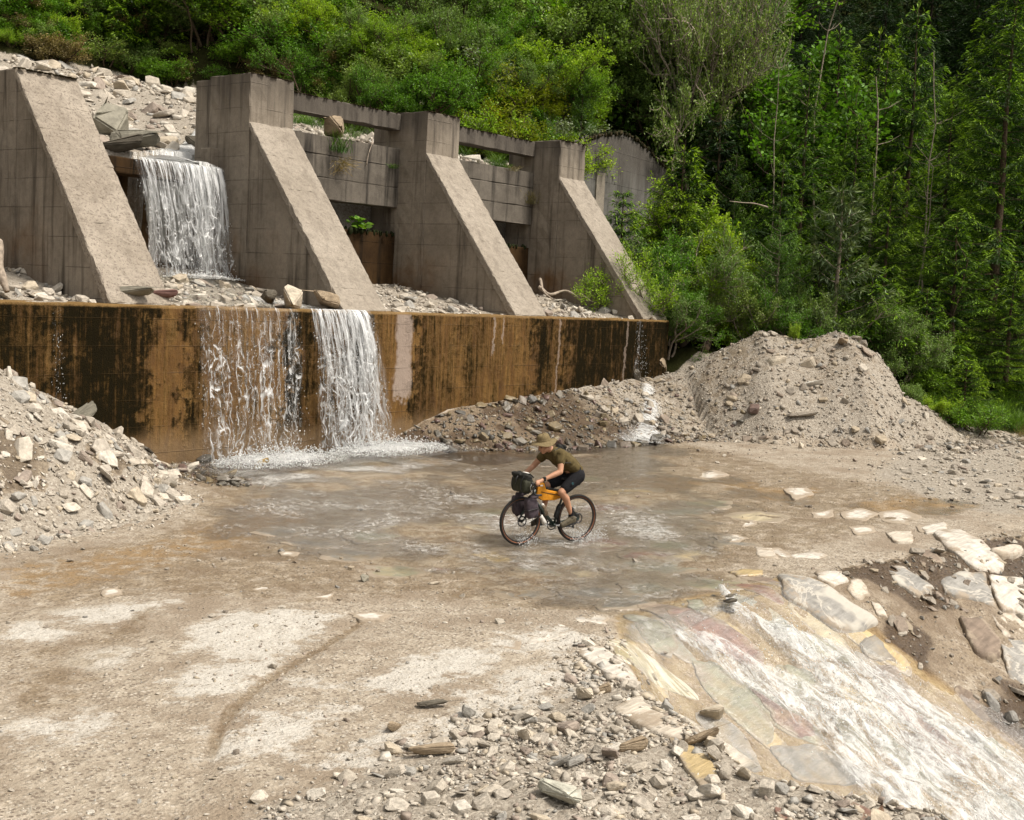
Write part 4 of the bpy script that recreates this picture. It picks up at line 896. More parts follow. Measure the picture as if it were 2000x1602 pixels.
M_DROP = mat_drop()
# ford and puddles
wx = np.arange(4.0, 33, .09); wy = np.arange(6.9, 19.39, .09); WX, WY = np.meshgrid(wx, wy); fx, fy = WX.ravel(), WY.ravel()
msk = poly_mask(fx, fy, FORD, 1.6); fl = msk.copy()
for p in PUDS: msk = np.maximum(msk, poly_mask(fx, fy, p, .35))
hs_ = Hsmooth(fx, fy); lvl = -.016 + .010 * fbm(fx * 1.6, fy * 1.6, 3) - np.where(fl < .2, .006, 0)
wz = np.minimum(lvl, hs_ + .03) + (fbm(fx * 4.5, fy * 4.5, 2) - .5) * .014 * fl
keep = msk > .03; fa = grid_faces(len(wx), len(wy)); fa = fa[keep[fa].all(1)]
used = np.unique(fa); remap = np.full(len(fx), -1); remap[used] = np.arange(len(used))
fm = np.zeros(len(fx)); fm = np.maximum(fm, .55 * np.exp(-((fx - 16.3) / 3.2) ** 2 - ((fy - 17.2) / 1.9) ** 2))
fm = np.maximum(fm, .36 * np.exp(-((fx - 14.6) / 4.2) ** 2 - ((fy - 11.5) / 5) ** 2) * (.6 + .8 * fbm(fx * .6, fy * .6, 2))) + .12 * sstep(8.6, 7.4, fy)  # mid-ford term drives the painted sky glitter, the other terms are foam
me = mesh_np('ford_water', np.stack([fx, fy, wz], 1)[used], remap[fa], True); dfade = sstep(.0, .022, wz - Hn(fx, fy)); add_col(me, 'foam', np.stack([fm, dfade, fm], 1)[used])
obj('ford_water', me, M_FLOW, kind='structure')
# chute
STR = [([(1335, 1248), (1420, 1295), (1500, 1345), (1590, 1400), (1680, 1470), (1780, 1540), (1900, 1610), (2010, 1680)], [.14, .34, .46, .60, .75, .85, .95, 1.]),
       ([(1405, 1165), (1440, 1200), (1500, 1238), (1570, 1285), (1640, 1315), (1720, 1375), (1800, 1440), (1900, 1505), (2000, 1570)], [.06, .12, .18, .42, .62, .75, .85, .95, 1.]),
       ([(1530, 1235), (1545, 1260), (1600, 1310), (1650, 1360), (1700, 1420)], [.14, .22, .3, .4, .45]), ([(1600, 1400), (1660, 1400), (1740, 1440)], [.2, .4, .45]), ([(1880, 1560), (1990, 1600), (2050, 1640)], [.4, .5, .6])]
cx_ = np.arange(9.5, 19, .05); cy_ = np.arange(1.0, 7.7, .05); WX, WY = np.meshgrid(cx_, cy_); fx, fy = WX.ravel(), WY.ravel(); H_ = Hsmooth(fx, fy)
foam = np.zeros(len(fx))
for pts, ws in STR:
    P = [onH(x, y)[:2] for x, y in pts]; d, w = seg_dist(fx, fy, P, ws); foam = np.maximum(foam, np.clip(1 - d / (w * 1.5), 0, 1))
ch = sstep(-.3, .2, lipY(fx) - fy) * sstep(.1, .5, fx - bankX(fy)) * (1 - sstep(14.5, 15.1, fx + .1 * (7.3 - fy)))
thin = sstep(.0, .3, foam)
z = H_ + .022 * ch + foam * (.06 + .30 * (fbm(fx * 4.5, fy * 2.6, 4) - .3)) + .01
keep = (ch > .3) | (foam > .02); fa = grid_faces(len(cx_), len(cy_)); fa = fa[keep[fa].all(1)]; used = np.unique(fa); remap = np.full(len(fx), -1); remap[used] = np.arange(len(used))
me = mesh_np('chute_water', np.stack([fx, fy, z], 1)[used], remap[fa], True); fo_ = np.clip((foam * 1.15 - .10) * (.62 + .62 * fbm(fx * 2.4, fy * 1.3 + 3, 3)), 0, .52); add_col(me, 'foam', np.stack([fo_, fo_, fo_], 1)[used]); add_uv(me, 'flow', np.stack([fx, fy, fx * 0], 1)[used])
CHW = obj('chute_water', me, M_WHITE, kind='structure')
# drops: little closed bodies
OCT_V = np.array([[1, 0, 0], [-1, 0, 0], [0, 1, 0], [0, -1, 0], [0, 0, 1], [0, 0, -1.]]); OCT_F = np.array([[0, 2, 4], [2, 1, 4], [1, 3, 4], [3, 0, 4], [2, 0, 5], [1, 2, 5], [3, 1, 5], [0, 3, 5]])
def drops(name, P, S, parent=None, stretch=1.6):
    n = len(P); sc = S[:, None] * np.stack([RNG.uniform(.7, 1.3, n), RNG.uniform(.7, 1.3, n), RNG.uniform(.8, stretch, n)], 1)
    V = (OCT_V[None] * sc[:, None] + P[:, None]).reshape(-1, 3); F = (OCT_F[None] + (np.arange(n) * 6)[:, None, None]).reshape(-1, 3)
    o = obj(name, mesh_np(name, V, F, True), M_DROP, parent); o['kind'] = 'stuff'; return o
P, S = [], []
for pts, ws in STR:
    Q = np.array([onH(x, y) for x, y in pts])
    for k in range(420):
        t = RNG.uniform(0, len(Q) - 1.01); i = int(t); c = Q[i] + (Q[i + 1] - Q[i]) * (t - i); w = ws[i]
        P.append(c + np.array([RNG.normal(0, w * .7), RNG.normal(0, w * .5), abs(RNG.normal(0, .10)) + .05])); S.append(RNG.uniform(.004, .012))
drops('spray', np.array(P), np.array(S), CHW, 1.3)
# falls
def waterfall(name, label, x0, x1, yt, zt, zb, vo, spread, seed, layers=3, gaps=(), core=.3, netstart=.35, ndrop=700, splash=None, up=0., shift=0., drop_s=(.004, .013), mat=None):
    root = thing(name, label, 'waterfall', ((x0 + x1) / 2, yt - .3, zb)); L = np.array(root.location); Hh = zt - zb
    for ly in range(layers):
        nu, nv = int((x1 - x0) / .03) + 4, 90; U, V = np.meshgrid(np.linspace(0, 1, nu), np.linspace(0, 1, nv)); U, V = U.ravel(), V.ravel()
        sd = seed * 13 + ly * 5.7
        drop = V * Hh; t = np.sqrt(2 * drop / 9.81); vv = vo * (.75 + .5 * ly / max(1, layers - 1)) * (.7 + .6 * vnoise(U * 7 + sd, U * 0 + sd))
        x = x0 + (x1 - x0) * U + spread * (U - .5) * V + shift * V + (fbm(U * (x1 - x0) * 3 + sd, V * Hh * 1.6, 3) - .5) * .28 * V ** 1.2
        y = yt - vv * t - (fbm(U * (x1 - x0) * 5 + sd, V * Hh * 2.2 + 3, 3) - .5) * .30 * V ** .8 - .02 * ly
        z = zt - drop + .03 - .05 * ly * 0
        # lip: first rows run back over the crest
        edge = np.minimum(U, 1 - U) * (x1 - x0); den = sstep(0, .12, edge - .10 * vnoise(V * 6 + sd, U * 0 + sd))
        for g0, g1 in gaps: xx = x0 + (x1 - x0) * U; den = den * (1 - sstep(0, .06, np.minimum(xx - g0, g1 - xx) * 1.))
        nt = sstep(netstart - .2, netstart + .3, V + .18 * (vnoise(U * 9 + sd, U * 0) - .5)); cr = core * (1 - .6 * V) * (.55 + .9 * U)
        me = mesh_np(name, np.stack([x, y, z], 1) - L, grid_faces(nu, nv), True); add_col(me, 'foam', np.stack([nt, cr, den], 1)); add_uv(me, 'flow', np.stack([(x1 - x0) * U + sd, V * Hh * (1 - .25 * V) + sd, U * 0 + ly], 1))
        obj('curtain', me, mat or M_FALL, root)
    if ndrop:
        u = RNG.random(ndrop); v = RNG.random(ndrop) ** .6; P = np.stack([x0 + (x1 - x0) * (u * 1.06 - .03) + (spread * (u - .5) + shift) * v + RNG.normal(0, .06, ndrop) * v, yt - vo * np.sqrt(2 * v * Hh / 9.81) - abs(RNG.normal(0, .16, ndrop)) * v, zt - v * Hh], 1)
        drops('drops', P - L, RNG.uniform(*drop_s, ndrop), root, 2.6)
    if splash:
        sx, sy, rx, ry, hh, n = splash
        ang = RNG.uniform(0, 6.28, n); rr = np.sqrt(RNG.random(n)); P = np.stack([sx + rx * rr * np.cos(ang), sy + ry * rr * np.sin(ang), zb + np.abs(RNG.normal(0, hh, n)) * (1.1 - rr) + .01], 1)
        drops('splash_drops', P - L, RNG.uniform(.006, .020, n), root, 1.2)
        gx_ = np.arange(-1.15, 1.151, .03); A, B = np.meshgrid(gx_, gx_); A, B = A.ravel(), B.ravel(); r = np.hypot(A, B)
        X, Y = sx + A * rx * 1.15, sy + B * ry * 1.15
        f = np.clip(1.05 - r, 0, 1) ** .7; Z = zb + .015 + f * (.05 + hh * .9 * np.clip(fbm(X * 5 + seed, Y * 5, 4) - .3, 0, 1))
        me = mesh_np('splash', np.stack([X, Y, Z], 1) - L, grid_faces(len(gx_), len(gx_)), True); fo_ = np.clip(f * .85, 0, .75); add_col(me, 'foam', np.stack([fo_] * 3, 1)); add_uv(me, 'flow', np.stack([X, Y * 2.2, X * 0], 1))
        obj('splash', me, M_WHITE, root)
    return root
waterfall('waterfall', 'upper waterfall pouring over the brown lip between two buttresses', 16.05, 18.56, 23.97, 6.12, 3.52, .55, -.35, 3, 3, (), .26, .30, 600, (17.6, 23.3, 1.1, .5, .12, 900), shift=.25)
waterfall('waterfall', 'wide lace like waterfall down the stained wall, beside the dark moss strip', 14.45, 17.0, Y0 + .02, 2.99, .02, .42, -.05, 7, 3, ((15.45, 15.62),),   .03, .14, 520, (16.0, 18.55, 1.6, .85, .20, 3600), drop_s=(.003, .011), mat=M_FALL2)
waterfall('waterfall', 'dense waterfall down the stained wall next to the pale lime streak', 17.32, 19.05, Y0 + .02, 3.0, .08, .62, .1, 9, 4, (), .20, .26, 700, (18.8, 18.3, 1.65, .8, .19, 3400), shift=.2, mat=M_FALL3)
waterfall('waterfall', 'thin trickle running down the dark end of the stained wall', 29.7, 30.15, Y0 - .02, 2.95, 1.35, .06, .1, 12, 1, (), .05, .1, 120, drop_s=(.004, .009))
waterfall('waterfall', 'faint trickle over the mossy part of the wall above the left bank', 11.50, 11.66, Y0 - .02, 2.95, 1.2, .05, .05, 15, 1, (), .0, .1, 60, drop_s=(.003, .008))
# stream above the lip and on the ledge
def brook(name, pts, ws, foamv, zo=.05, wob=.09):
    P = np.array(pts); n = 60; s = np.linspace(0, len(P) - 1, n); c = np.stack([np.interp(s, range(len(P)), P[:, i]) for i in range(2)], 1); w = np.interp(s, range(len(P)), ws)
    T = np.gradient(c, axis=0); T /= np.linalg.norm(T, axis=1)[:, None]; Nn = np.stack([-T[:, 1], T[:, 0]], 1); k = 21; uu = np.linspace(-1, 1, k)
    X = c[:, None] + Nn[:, None] * (uu[None, :, None] * w[:, None, None]); x, y = X[..., 0].ravel(), X[..., 1].ravel(); U = np.tile(uu, n)
    z = Hsmooth(x, y); z = np.where(y < 24.65, np.where(y > 23.9, np.maximum(z, 6.11), z), z); z = z + zo * (1 - U ** 2) + wob * (fbm(x * 3.5, y * 3.5, 3) - .35) * (1 - U ** 2)
    me = mesh_np(name, np.stack([x, y, z], 1), grid_faces(k, n), True); f = np.clip(foamv * (1 - np.abs(U) ** 3), 0, .75); add_col(me, 'foam', np.stack([f] * 3, 1)); add_uv(me, 'flow', np.stack([x * 1.4, y * 1.4, x * 0], 1))
    return obj(name, me, M_WHITE, kind='structure')
brook('upper_stream', [(20.6, 27.6), (19.6, 26.6), (18.7, 25.7), (17.9, 25.0), (17.45, 24.5), (17.35, 24.0)], [.25, .4, .55, .75, 1.0, 1.2], .66, .14, .16)
brook('ledge_stream', [(17.5, 23.4), (17.0, 22.6), (16.6, 21.6), (16.3, 20.6), (16.2, 19.9), (16.2, Y0 + .04)], [1.1, 1.2, 1.2, 1.3, 1.4, 1.35], .22, .05, .03)
brook('ledge_stream', [(17.2, 21.4), (17.9, 20.6), (18.2, 20.0), (18.2, Y0 + .04)], [.5, .6, .8, .88], .5, .06, .04)
brook('side_rivulet', [(29.9, 19.0), (28.9, 18.2), (28.0, 17.6), (27.0, 17.0), (26.0, 16.6)], [.25, .3, .35, .6, .8], .55, .05, .05)
# ================================================================ vegetation
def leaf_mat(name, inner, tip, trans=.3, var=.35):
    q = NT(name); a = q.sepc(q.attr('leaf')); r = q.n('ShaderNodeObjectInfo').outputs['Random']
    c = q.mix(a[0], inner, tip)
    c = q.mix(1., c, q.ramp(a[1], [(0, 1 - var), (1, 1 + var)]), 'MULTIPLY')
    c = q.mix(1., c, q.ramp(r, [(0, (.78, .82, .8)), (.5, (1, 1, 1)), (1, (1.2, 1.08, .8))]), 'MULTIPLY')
    d = q.n('ShaderNodeBsdfDiffuse', i_Color=c).outputs[0]; t = q.n('ShaderNodeBsdfTranslucent', i_Color=q.mix(1., c, (1.1, 1.25, .5), 'MULTIPLY')).outputs[0]
    m = q.n('ShaderNodeMixShader', i_0=trans, i_1=d, i_2=t).outputs[0]
    g = q.n('ShaderNodeBsdfGlossy', i_Color=(.8, .85, .8, 1), i_Roughness=.5).outputs[0]
    return q.done(q.n('ShaderNodeMixShader', i_0=.025, i_1=m, i_2=g).outputs[0])
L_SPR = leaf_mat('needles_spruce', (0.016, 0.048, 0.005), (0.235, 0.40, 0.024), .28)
L_SPD = leaf_mat('needles_spruce_shaded', (.012, .030, .008), (.036, .072, .012), .15)  # dark copy of the spruce needles, shade of the deep wood in its colour
L_LAR = leaf_mat('needles_larch', (0.065, 0.138, 0.020), (0.145, 0.261, 0.032), .3)
L_PIN = leaf_mat('needles_pine', (.075, .11, .045), (.16, .20, .085), .2)
L_WIL = leaf_mat('leaves_willow', (.085, .15, .034), (.24, .34, .095), .3, .45)
L_ALD = leaf_mat('leaves_alder', (.046, .125, .014), (.15, .29, .026), .35, .4)
L_BRI = leaf_mat('leaves_bright', (.13, .24, .02), (.32, .46, .035), .4, .35)
L_YEL = leaf_mat('leaves_yellow_green', (.14, .19, .016), (.28, .30, .02), .35, .35)
L_PALE = leaf_mat('leaves_pale', (.16, .21, .12), (.30, .34, .22), .3, .35)
L_GRS = leaf_mat('grass_blades', (.05, .11, .012), (.12, .22, .02), .3, .4)
L_DRY = leaf_mat('grass_dry', (.16, .13, .06), (.28, .22, .10), .2, .3)
M_BARK = plain('bark_brown', (.085, .062, .042), .95, .1, .4, 18, bump=.5)
M_BARKP = plain('bark_pale', (.24, .20, .155), .95, .1, .4, 14, bump=.5)
M_BARKD = plain('bark_dark', (.04, .032, .024), .95, .1, .4, 18, bump=.5)
M_DEAD = plain('dead_wood', (.30, .25, .20), .95, .1, .3, 14, bump=.4)
class Tree:
    """collects blades (rhombi) and tubes with numpy"""
    def __init__(s, seed): s.r = np.random.default_rng(seed); s.BV = []; s.BA = []; s.TV = []; s.TF = []; s.tn = 0
    def tube(s, pts, rads, k=5):
        pts = np.asarray(pts, float); n = len(pts); T = np.gradient(pts, axis=0); T /= np.linalg.norm(T, axis=1)[:, None] + 1e-9
        u = np.cross(T, np.array([.31, .17, .93])); u /= np.linalg.norm(u, axis=1)[:, None] + 1e-9; w = np.cross(T, u)
        a = np.linspace(0, 2 * np.pi, k, endpoint=False)
        V = pts[:, None] + (u[:, None] * np.cos(a)[None, :, None] + w[:, None] * np.sin(a)[None, :, None]) * np.asarray(rads)[:, None, None]
        i = np.arange(n * k).reshape(n, k); j = np.roll(i, -1, 1)
        s.TF.append(np.stack([i[:-1], j[:-1], j[1:], i[1:]], -1).reshape(-1, 4) + s.tn); s.TV.append(V.reshape(-1, 3)); s.tn += n * k
    def blades(s, P, D, L, W, tip, up=None):
        """P base (n,3), D direction, L length, W width, tip 0..1"""
        n = len(P)
        if n == 0: return
        D = D / (np.linalg.norm(D, axis=1)[:, None] + 1e-9)
        N = s.r.normal(0, 1, (n, 3)) if up is None else up + s.r.normal(0, .45, (n, 3))
        S = np.cross(D, N); S /= np.linalg.norm(S, axis=1)[:, None] + 1e-9
        Nn = np.cross(S, D)
        L = np.broadcast_to(L, (n,))[:, None]; W = np.broadcast_to(W, (n,))[:, None]
        V = np.stack([P, P + D * L * .5 + S * W * .5 + Nn * W * .15, P + D * L, P + D * L * .5 - S * W * .5 + Nn * W * .15], 1)
        s.BV.append(V.reshape(-1, 3)); A = np.stack([np.broadcast_to(tip, (n,)), s.r.random(n), np.zeros(n)], 1); s.BA.append(np.repeat(A, 4, 0))
    def meshes(s, nm):
        BV = np.concatenate(s.BV); F = np.arange(len(BV)).reshape(-1, 4); fm = mesh_np(nm + '_foliage', BV, F); add_col(fm, 'leaf', np.concatenate(s.BA))
        tm = mesh_np(nm + '_trunk', np.concatenate(s.TV), np.concatenate(s.TF), True) if s.TV else None
        return fm, tm
def conifer(seed, H, R, step=.3, nb=6, twig=.30, droop=.25, blade=.13, bw=.035, base=.06, gap=0., tw_n=3, up=.15, tsp=.10, hang=.45, rnd=.22):
    t = Tree(seed); r = t.r
    zz = np.linspace(0, H, 14); wob = np.cumsum(r.normal(0, .02 * H / 10, (14, 2)), 0)
    t.tube(np.column_stack([wob, zz]), np.linspace(.014 * H + .02, .008, 14), 7)
    cx = lambda z: np.array([np.interp(z, zz, wob[:, 0]), np.interp(z, zz, wob[:, 1])])
    z = base * H
    while z < H * .985:
        f = z / H; Lm = R * (1 - f) ** .8 + .12
        k = max(3, int(nb * (.6 + .4 * (1 - f)))); a0 = r.uniform(0, 6.28)
        for i in range(k):
            if r.random() < gap: continue
            a = a0 + i * 6.283 / k + r.normal(0, .25); L = Lm * r.uniform(.5, 1.2)
            m = max(4, int(L / .16)); s_ = np.linspace(0, 1, m)
            rise = (.35 * f - droop * (1 - f)) * L
            c = cx(z); rr = s_ * L
            bx = np.column_stack([c[0] + np.cos(a) * rr, c[1] + np.sin(a) * rr, z + rise * s_ + up * L * (s_ ** 2.2) * (1 if f < .8 else .5) - droop * .3 * L * np.sin(s_ * 3.14)])
            t.tube(bx[:: max(1, m // 4)] if m > 6 else bx, np.linspace(.012 + .006 * L, .004, len(bx[:: max(1, m // 4)] if m > 6 else bx)), 3)
            d = np.array([np.cos(a), np.sin(a), 0.]); sd = np.array([-np.sin(a), np.cos(a), 0.])
            m2 = max(5, int(L / tsp)); sq = np.linspace(.08, 1, m2); P0 = np.stack([np.interp(sq, s_, bx[:, c_]) for c_ in range(3)], 1)
            for side in (-1, 1):
                P = P0 + r.normal(0, .015, P0.shape); n = m2
                tl = twig * (.5 + .7 * np.sin(np.clip(sq, 0, 1) * 2.7)) * r.uniform(.55, 1.25, n) * min(1.4, .5 + L * .45)
                tdir = d[None] * .9 + sd[None] * side * .8 + np.array([0, 0, -.10])[None] + r.normal(0, .14, (n, 3))
                tdir /= np.linalg.norm(tdir, axis=1)[:, None]
                for j in range(tw_n):
                    g = (j + .5 * r.random(n)) / tw_n
                    Pj = P + tdir * (tl * g)[:, None]; Pj[:, 2] -= hang * tl * g * g
                    fan = tdir * .9 + r.normal(0, rnd, (n, 3)) + np.array([0, 0, -.55 * hang * 2])[None] * g[:, None]
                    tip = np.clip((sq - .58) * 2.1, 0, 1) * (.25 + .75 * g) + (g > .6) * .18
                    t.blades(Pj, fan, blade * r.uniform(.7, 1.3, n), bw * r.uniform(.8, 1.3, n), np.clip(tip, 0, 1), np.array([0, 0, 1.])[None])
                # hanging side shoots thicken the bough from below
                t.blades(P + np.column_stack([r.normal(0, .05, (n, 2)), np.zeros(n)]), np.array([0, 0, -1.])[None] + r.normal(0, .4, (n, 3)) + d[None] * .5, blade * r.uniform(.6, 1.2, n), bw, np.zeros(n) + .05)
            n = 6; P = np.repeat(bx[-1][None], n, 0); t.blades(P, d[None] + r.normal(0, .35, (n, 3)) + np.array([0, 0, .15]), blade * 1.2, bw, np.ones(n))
        z += step * r.uniform(.7, 1.2) * (.55 + .45 * (1 - f))
    n = 10; P = np.column_stack([np.repeat(cx(H)[None], n, 0), H - r.uniform(0, .35, n)]); t.blades(P, np.column_stack([r.normal(0, .5, (n, 2)), np.ones(n)]), blade * 1.2, bw, np.ones(n))
    return t.meshes('conifer')
def broad(seed, H, R, stems=5, leaf=.075, lw=.036, nl=26, spread=.5, levels=3, twigs=5, lean=0., crown0=.25):
    t = Tree(seed); r = t.r; tips = []
    def grow(p, d, L, rad, lev):
        m = 5; pts = [p]; dd = d.copy()
        for i in range(m):
            dd = dd + r.normal(0, .16, 3) + np.array([0, 0, .07]); dd /= np.linalg.norm(dd); pts.append(pts[-1] + dd * L / m)
        pts = np.array(pts); t.tube(pts, np.linspace(rad, rad * .45, m + 1), 6 if lev == 0 else (4 if lev == 1 else 3))
        if lev >= 1: tips.append((pts, L, lev))
        if lev < levels:
            k = twigs if lev else twigs + 1
            for i in range(k):
                s = r.uniform(crown0 if lev == 0 else .25, 1.); q = s * m; a = int(min(q, m - 1)); b = pts[a] + (pts[a + 1] - pts[a]) * (q - a)
                nd = dd + r.normal(0, .62, 3); nd[2] += .15; nd /= np.linalg.norm(nd)
                grow(b, nd, L * r.uniform(.42, .66), rad * .5, lev + 1)
    for i in range(stems):
        a = r.uniform(0, 6.28); sp = spread * r.uniform(.3, 1.) if stems > 1 else spread * .15
        d = np.array([np.cos(a) * sp + lean, np.sin(a) * sp, 1.]); d /= np.linalg.norm(d)
        grow(np.array([np.cos(a) * .12 * R * (stems > 1), np.sin(a) * .12 * R * (stems > 1), 0]), d, H * r.uniform(.42, .66), .016 * H, 0)
    top = max(p[:, 2].max() for p, _, _ in tips)
    for pts, L, lev in tips:
        n = int(nl * (1. if lev >= levels else .4)); s = r.random(n) ** .7 * (len(pts) - 1.001); a = s.astype(int); P = pts[a] + (pts[a + 1] - pts[a]) * (s - a)[:, None]
        P = P + r.normal(0, .05 * (1 + leaf * 4), (n, 3)); D = (pts[-1] - pts[0])[None] / L + r.normal(0, .7, (n, 3)); D[:, 2] -= .1
        tip = np.clip((s / len(pts)) * .6 + r.random(n) * .5, 0, 1); t.blades(P, D, leaf * r.uniform(.7, 1.35, n), lw * r.uniform(.8, 1.3, n), tip, np.array([0, 0, 1.])[None])
    return t.meshes('broadleaf')
def tuft(seed, n=120, h=.5, w=.016, sp=.25, curl=.5, R=.12):
    t = Tree(seed); r = t.r
    for i in range(n):
        a = r.uniform(0, 6.28); p = np.array([r.normal(0, R), r.normal(0, R), 0]); d = np.array([np.cos(a) * sp, np.sin(a) * sp, 1.]); L = h * r.uniform(.5, 1.1); pts = [p]
        for k in range(3): d = d + np.array([np.cos(a), np.sin(a), 0]) * curl * .25 + np.array([0, 0, -.12 * curl]); d /= np.linalg.norm(d); pts.append(pts[-1] + d * L / 3)
        for k in range(3): t.blades(pts[k][None], (pts[k + 1] - pts[k])[None], L / 3 * 1.25, w * (1 - k * .25), np.array([k / 2.]), np.array([[np.cos(a), np.sin(a), .4]]))
    return t.meshes('grass')[0]
PRO = {}
_VA = dict(step=.62, nb=7, twig=.50, droop=.12, blade=.16, bw=.030, tw_n=6, up=.06, tsp=.068, hang=.32, rnd=.18, gap=.06, base=.03)
_VB = dict(step=.74, nb=8, twig=.48, droop=.10, blade=.17, bw=.031, tw_n=5, up=.0, tsp=.064, hang=.40, rnd=.14, gap=.06, base=.03)
PRO['spruce'] = [conifer(11, 13, 3.7, **_VB) + (13,), conifer(12, 14, 3.8, **_VA) + (14,), conifer(13, 10, 3.1, **_VB) + (10,)]
PRO['young'] = [conifer(31 + i, h, rr, step=.36, nb=7, twig=.30, droop=.06, blade=.11, bw=.020, tw_n=5, up=.08, tsp=.042, hang=.4, rnd=.16, gap=.04, base=.02) + (h,) for i, (h, rr) in enumerate([(4, 1.35), (3.2, 1.2)])]
PRO['larch'] = [conifer(41 + i, h, rr, .26, 6, .22, .10, .085, .020, .05, .05, 6, .3, .05, .7, .5) + (h,) for i, (h, rr) in enumerate([(5, 1.6), (8, 1.9)])]
PRO['pine'] = [conifer(51, 3.4, .9, .34, 5, .26, -.1, .16, .024, .25, .05, 6, .3, .06, .0, .6) + (3.4,)]
PRO['willow'] = [broad(61 + i, 3.6, 1.6, 6, .088, .030, 26, .6) + (3.6,) for i in range(3)]
PRO['alder'] = [broad(71 + i, 5.5, 2, 3, .11, .068, 24, .45, 3, 6) + (5.5,) for i in range(3)]
PRO['sapling'] = [broad(81 + i, 5., 1.4, 1, .10, .055, 22, .3, 3, 8, 0, .3) + (5.,) for i in range(2)]
PRO['shrub'] = [broad(91 + i, 1.5, 1, 7, .055, .034, 22, .9, 2, 6) + (1.5,) for i in range(3)]
PRO['birch'] = [broad(95 + i, 12., 2, 1, .13, .085, 24, .12, 3, 9, .03, .55) + (12.,) for i in range(2)]
def plant(kind, X, Y, height, leaf, bark, name, label, cat, group, rz=None, wide=1., z=None, lean=0., prop=None):
    fm, tm, h0 = PRO[kind][(plant.n if prop is None else prop) % len(PRO[kind])]; plant.n += 1
    s = height / h0; zz = hpt(X, Y) - .05 if z is None else z
    root = thing(name, label, cat, (X, Y, zz), group, random.uniform(0, 6.28) if rz is None else rz); root.rotation_euler[1] = lean
    root.scale = (s * wide, s * wide, s)
    for nm, me, mt in (('crown', fm, leaf), ('trunk', tm, bark)):
        if me is None: continue
        if not me.materials: me.materials.append(None)
        o = bpy.data.objects.new(nm, me); COL.objects.link(o); o.parent = root; o.material_slots[0].link = 'OBJECT'; o.material_slots[0].material = mt
    return root
plant.n = 0
def stand(px, D, top_py, minh=2.6):
    """foot of a tree whose stem shows at column px, at depth D; height from the row its top reaches"""
    y = 400.
    for _ in range(4):
        P = at(px, y, D); z = hpt(P[0], P[1]); y = proj((P[0], P[1], z))[1]
    P = at(px, y, D); z = hpt(P[0], P[1]); T = at(px, top_py, D)
    return P[0], P[1], max(minh, T[2] - z)
G1 = 'trees of the wood right of the dam'
def put(kind, px, D, top, leaf, bark, name, label, cat, group, **k):
    X, Y, h = stand(px, D, top, .7 if kind == 'shrub' else 1.2 if kind == 'young' else 2.6)
    return plant(kind, X, Y, h, leaf, bark, name, label, cat, group, **k)
SPL = 'spruce with bright shoot tips in the dense wood beyond the right mound'
# --- nearest conifers, each one recognisable
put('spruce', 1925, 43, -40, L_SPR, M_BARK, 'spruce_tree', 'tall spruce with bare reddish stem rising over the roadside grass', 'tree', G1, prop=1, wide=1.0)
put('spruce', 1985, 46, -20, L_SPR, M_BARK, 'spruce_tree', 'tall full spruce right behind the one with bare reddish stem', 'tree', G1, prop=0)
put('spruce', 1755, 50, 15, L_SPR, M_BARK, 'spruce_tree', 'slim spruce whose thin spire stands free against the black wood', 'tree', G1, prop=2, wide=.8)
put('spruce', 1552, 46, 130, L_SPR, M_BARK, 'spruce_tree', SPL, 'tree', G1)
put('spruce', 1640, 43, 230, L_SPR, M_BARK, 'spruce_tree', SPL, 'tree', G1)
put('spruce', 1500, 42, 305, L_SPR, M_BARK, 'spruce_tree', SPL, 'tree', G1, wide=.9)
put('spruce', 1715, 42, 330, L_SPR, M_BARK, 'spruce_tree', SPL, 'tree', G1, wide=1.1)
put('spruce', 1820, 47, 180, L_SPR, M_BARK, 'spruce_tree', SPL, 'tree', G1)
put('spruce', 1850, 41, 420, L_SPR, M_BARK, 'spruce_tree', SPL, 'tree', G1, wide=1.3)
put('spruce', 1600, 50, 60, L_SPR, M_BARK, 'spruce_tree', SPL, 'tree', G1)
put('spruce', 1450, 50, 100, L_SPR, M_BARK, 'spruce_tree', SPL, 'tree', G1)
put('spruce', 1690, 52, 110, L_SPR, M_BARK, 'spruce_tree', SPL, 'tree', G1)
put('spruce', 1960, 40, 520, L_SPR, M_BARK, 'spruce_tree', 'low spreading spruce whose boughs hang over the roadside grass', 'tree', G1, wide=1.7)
put('young', 1312, 42, 285, L_SPR, M_BARK, 'spruce_tree', 'young spruce standing against the pale corner of the dark wall', 'tree', G1, prop=0, wide=1.15)
put('young', 1205, 40.3, 375, L_SPR, M_BARK, 'spruce_tree', 'small spruce sapling beside the last sloping buttress', 'tree', G1, prop=1)
put('young', 1880, 37.5, 700, L_SPR, M_BARK, 'spruce_tree', 'low bushy spruce at the edge of the gravel road', 'tree', G1, prop=1, wide=1.5)
put('young', 1800, 40, 560, L_SPR, M_BARK, 'spruce_tree', 'young spruce behind the right shoulder of the mound', 'tree', G1, wide=1.4)
put('young', 1690, 39.5, 520, L_SPR, M_BARK, 'spruce_tree', 'young spruce behind the second crest of the mound', 'tree', G1, wide=1.3)
put('young', 1590, 39.5, 490, L_SPR, M_BARK, 'spruce_tree', 'young spruce behind the hollow between the mound crests', 'tree', G1, wide=1.2)
put('young', 1425, 43, 470, L_SPR, M_BARK, 'spruce_tree', 'young spruce in front of the end of the dark wall', 'tree', G1, wide=1.2)
put('larch', 1508, 38.8, 425, L_LAR, M_BARKP, 'larch_tree', 'feathery young larch behind the mound', 'tree', G1, prop=0)
put('larch', 1420, 46, 300, L_LAR, M_BARKP, 'larch_tree', 'drooping larch at the far end of the dark wall', 'tree', G1, prop=0)
put('larch', 1130, 44, 120, L_LAR, M_BARK, 'larch_tree', 'tall loose larch on the slope above the dam', 'tree', G1, prop=1)
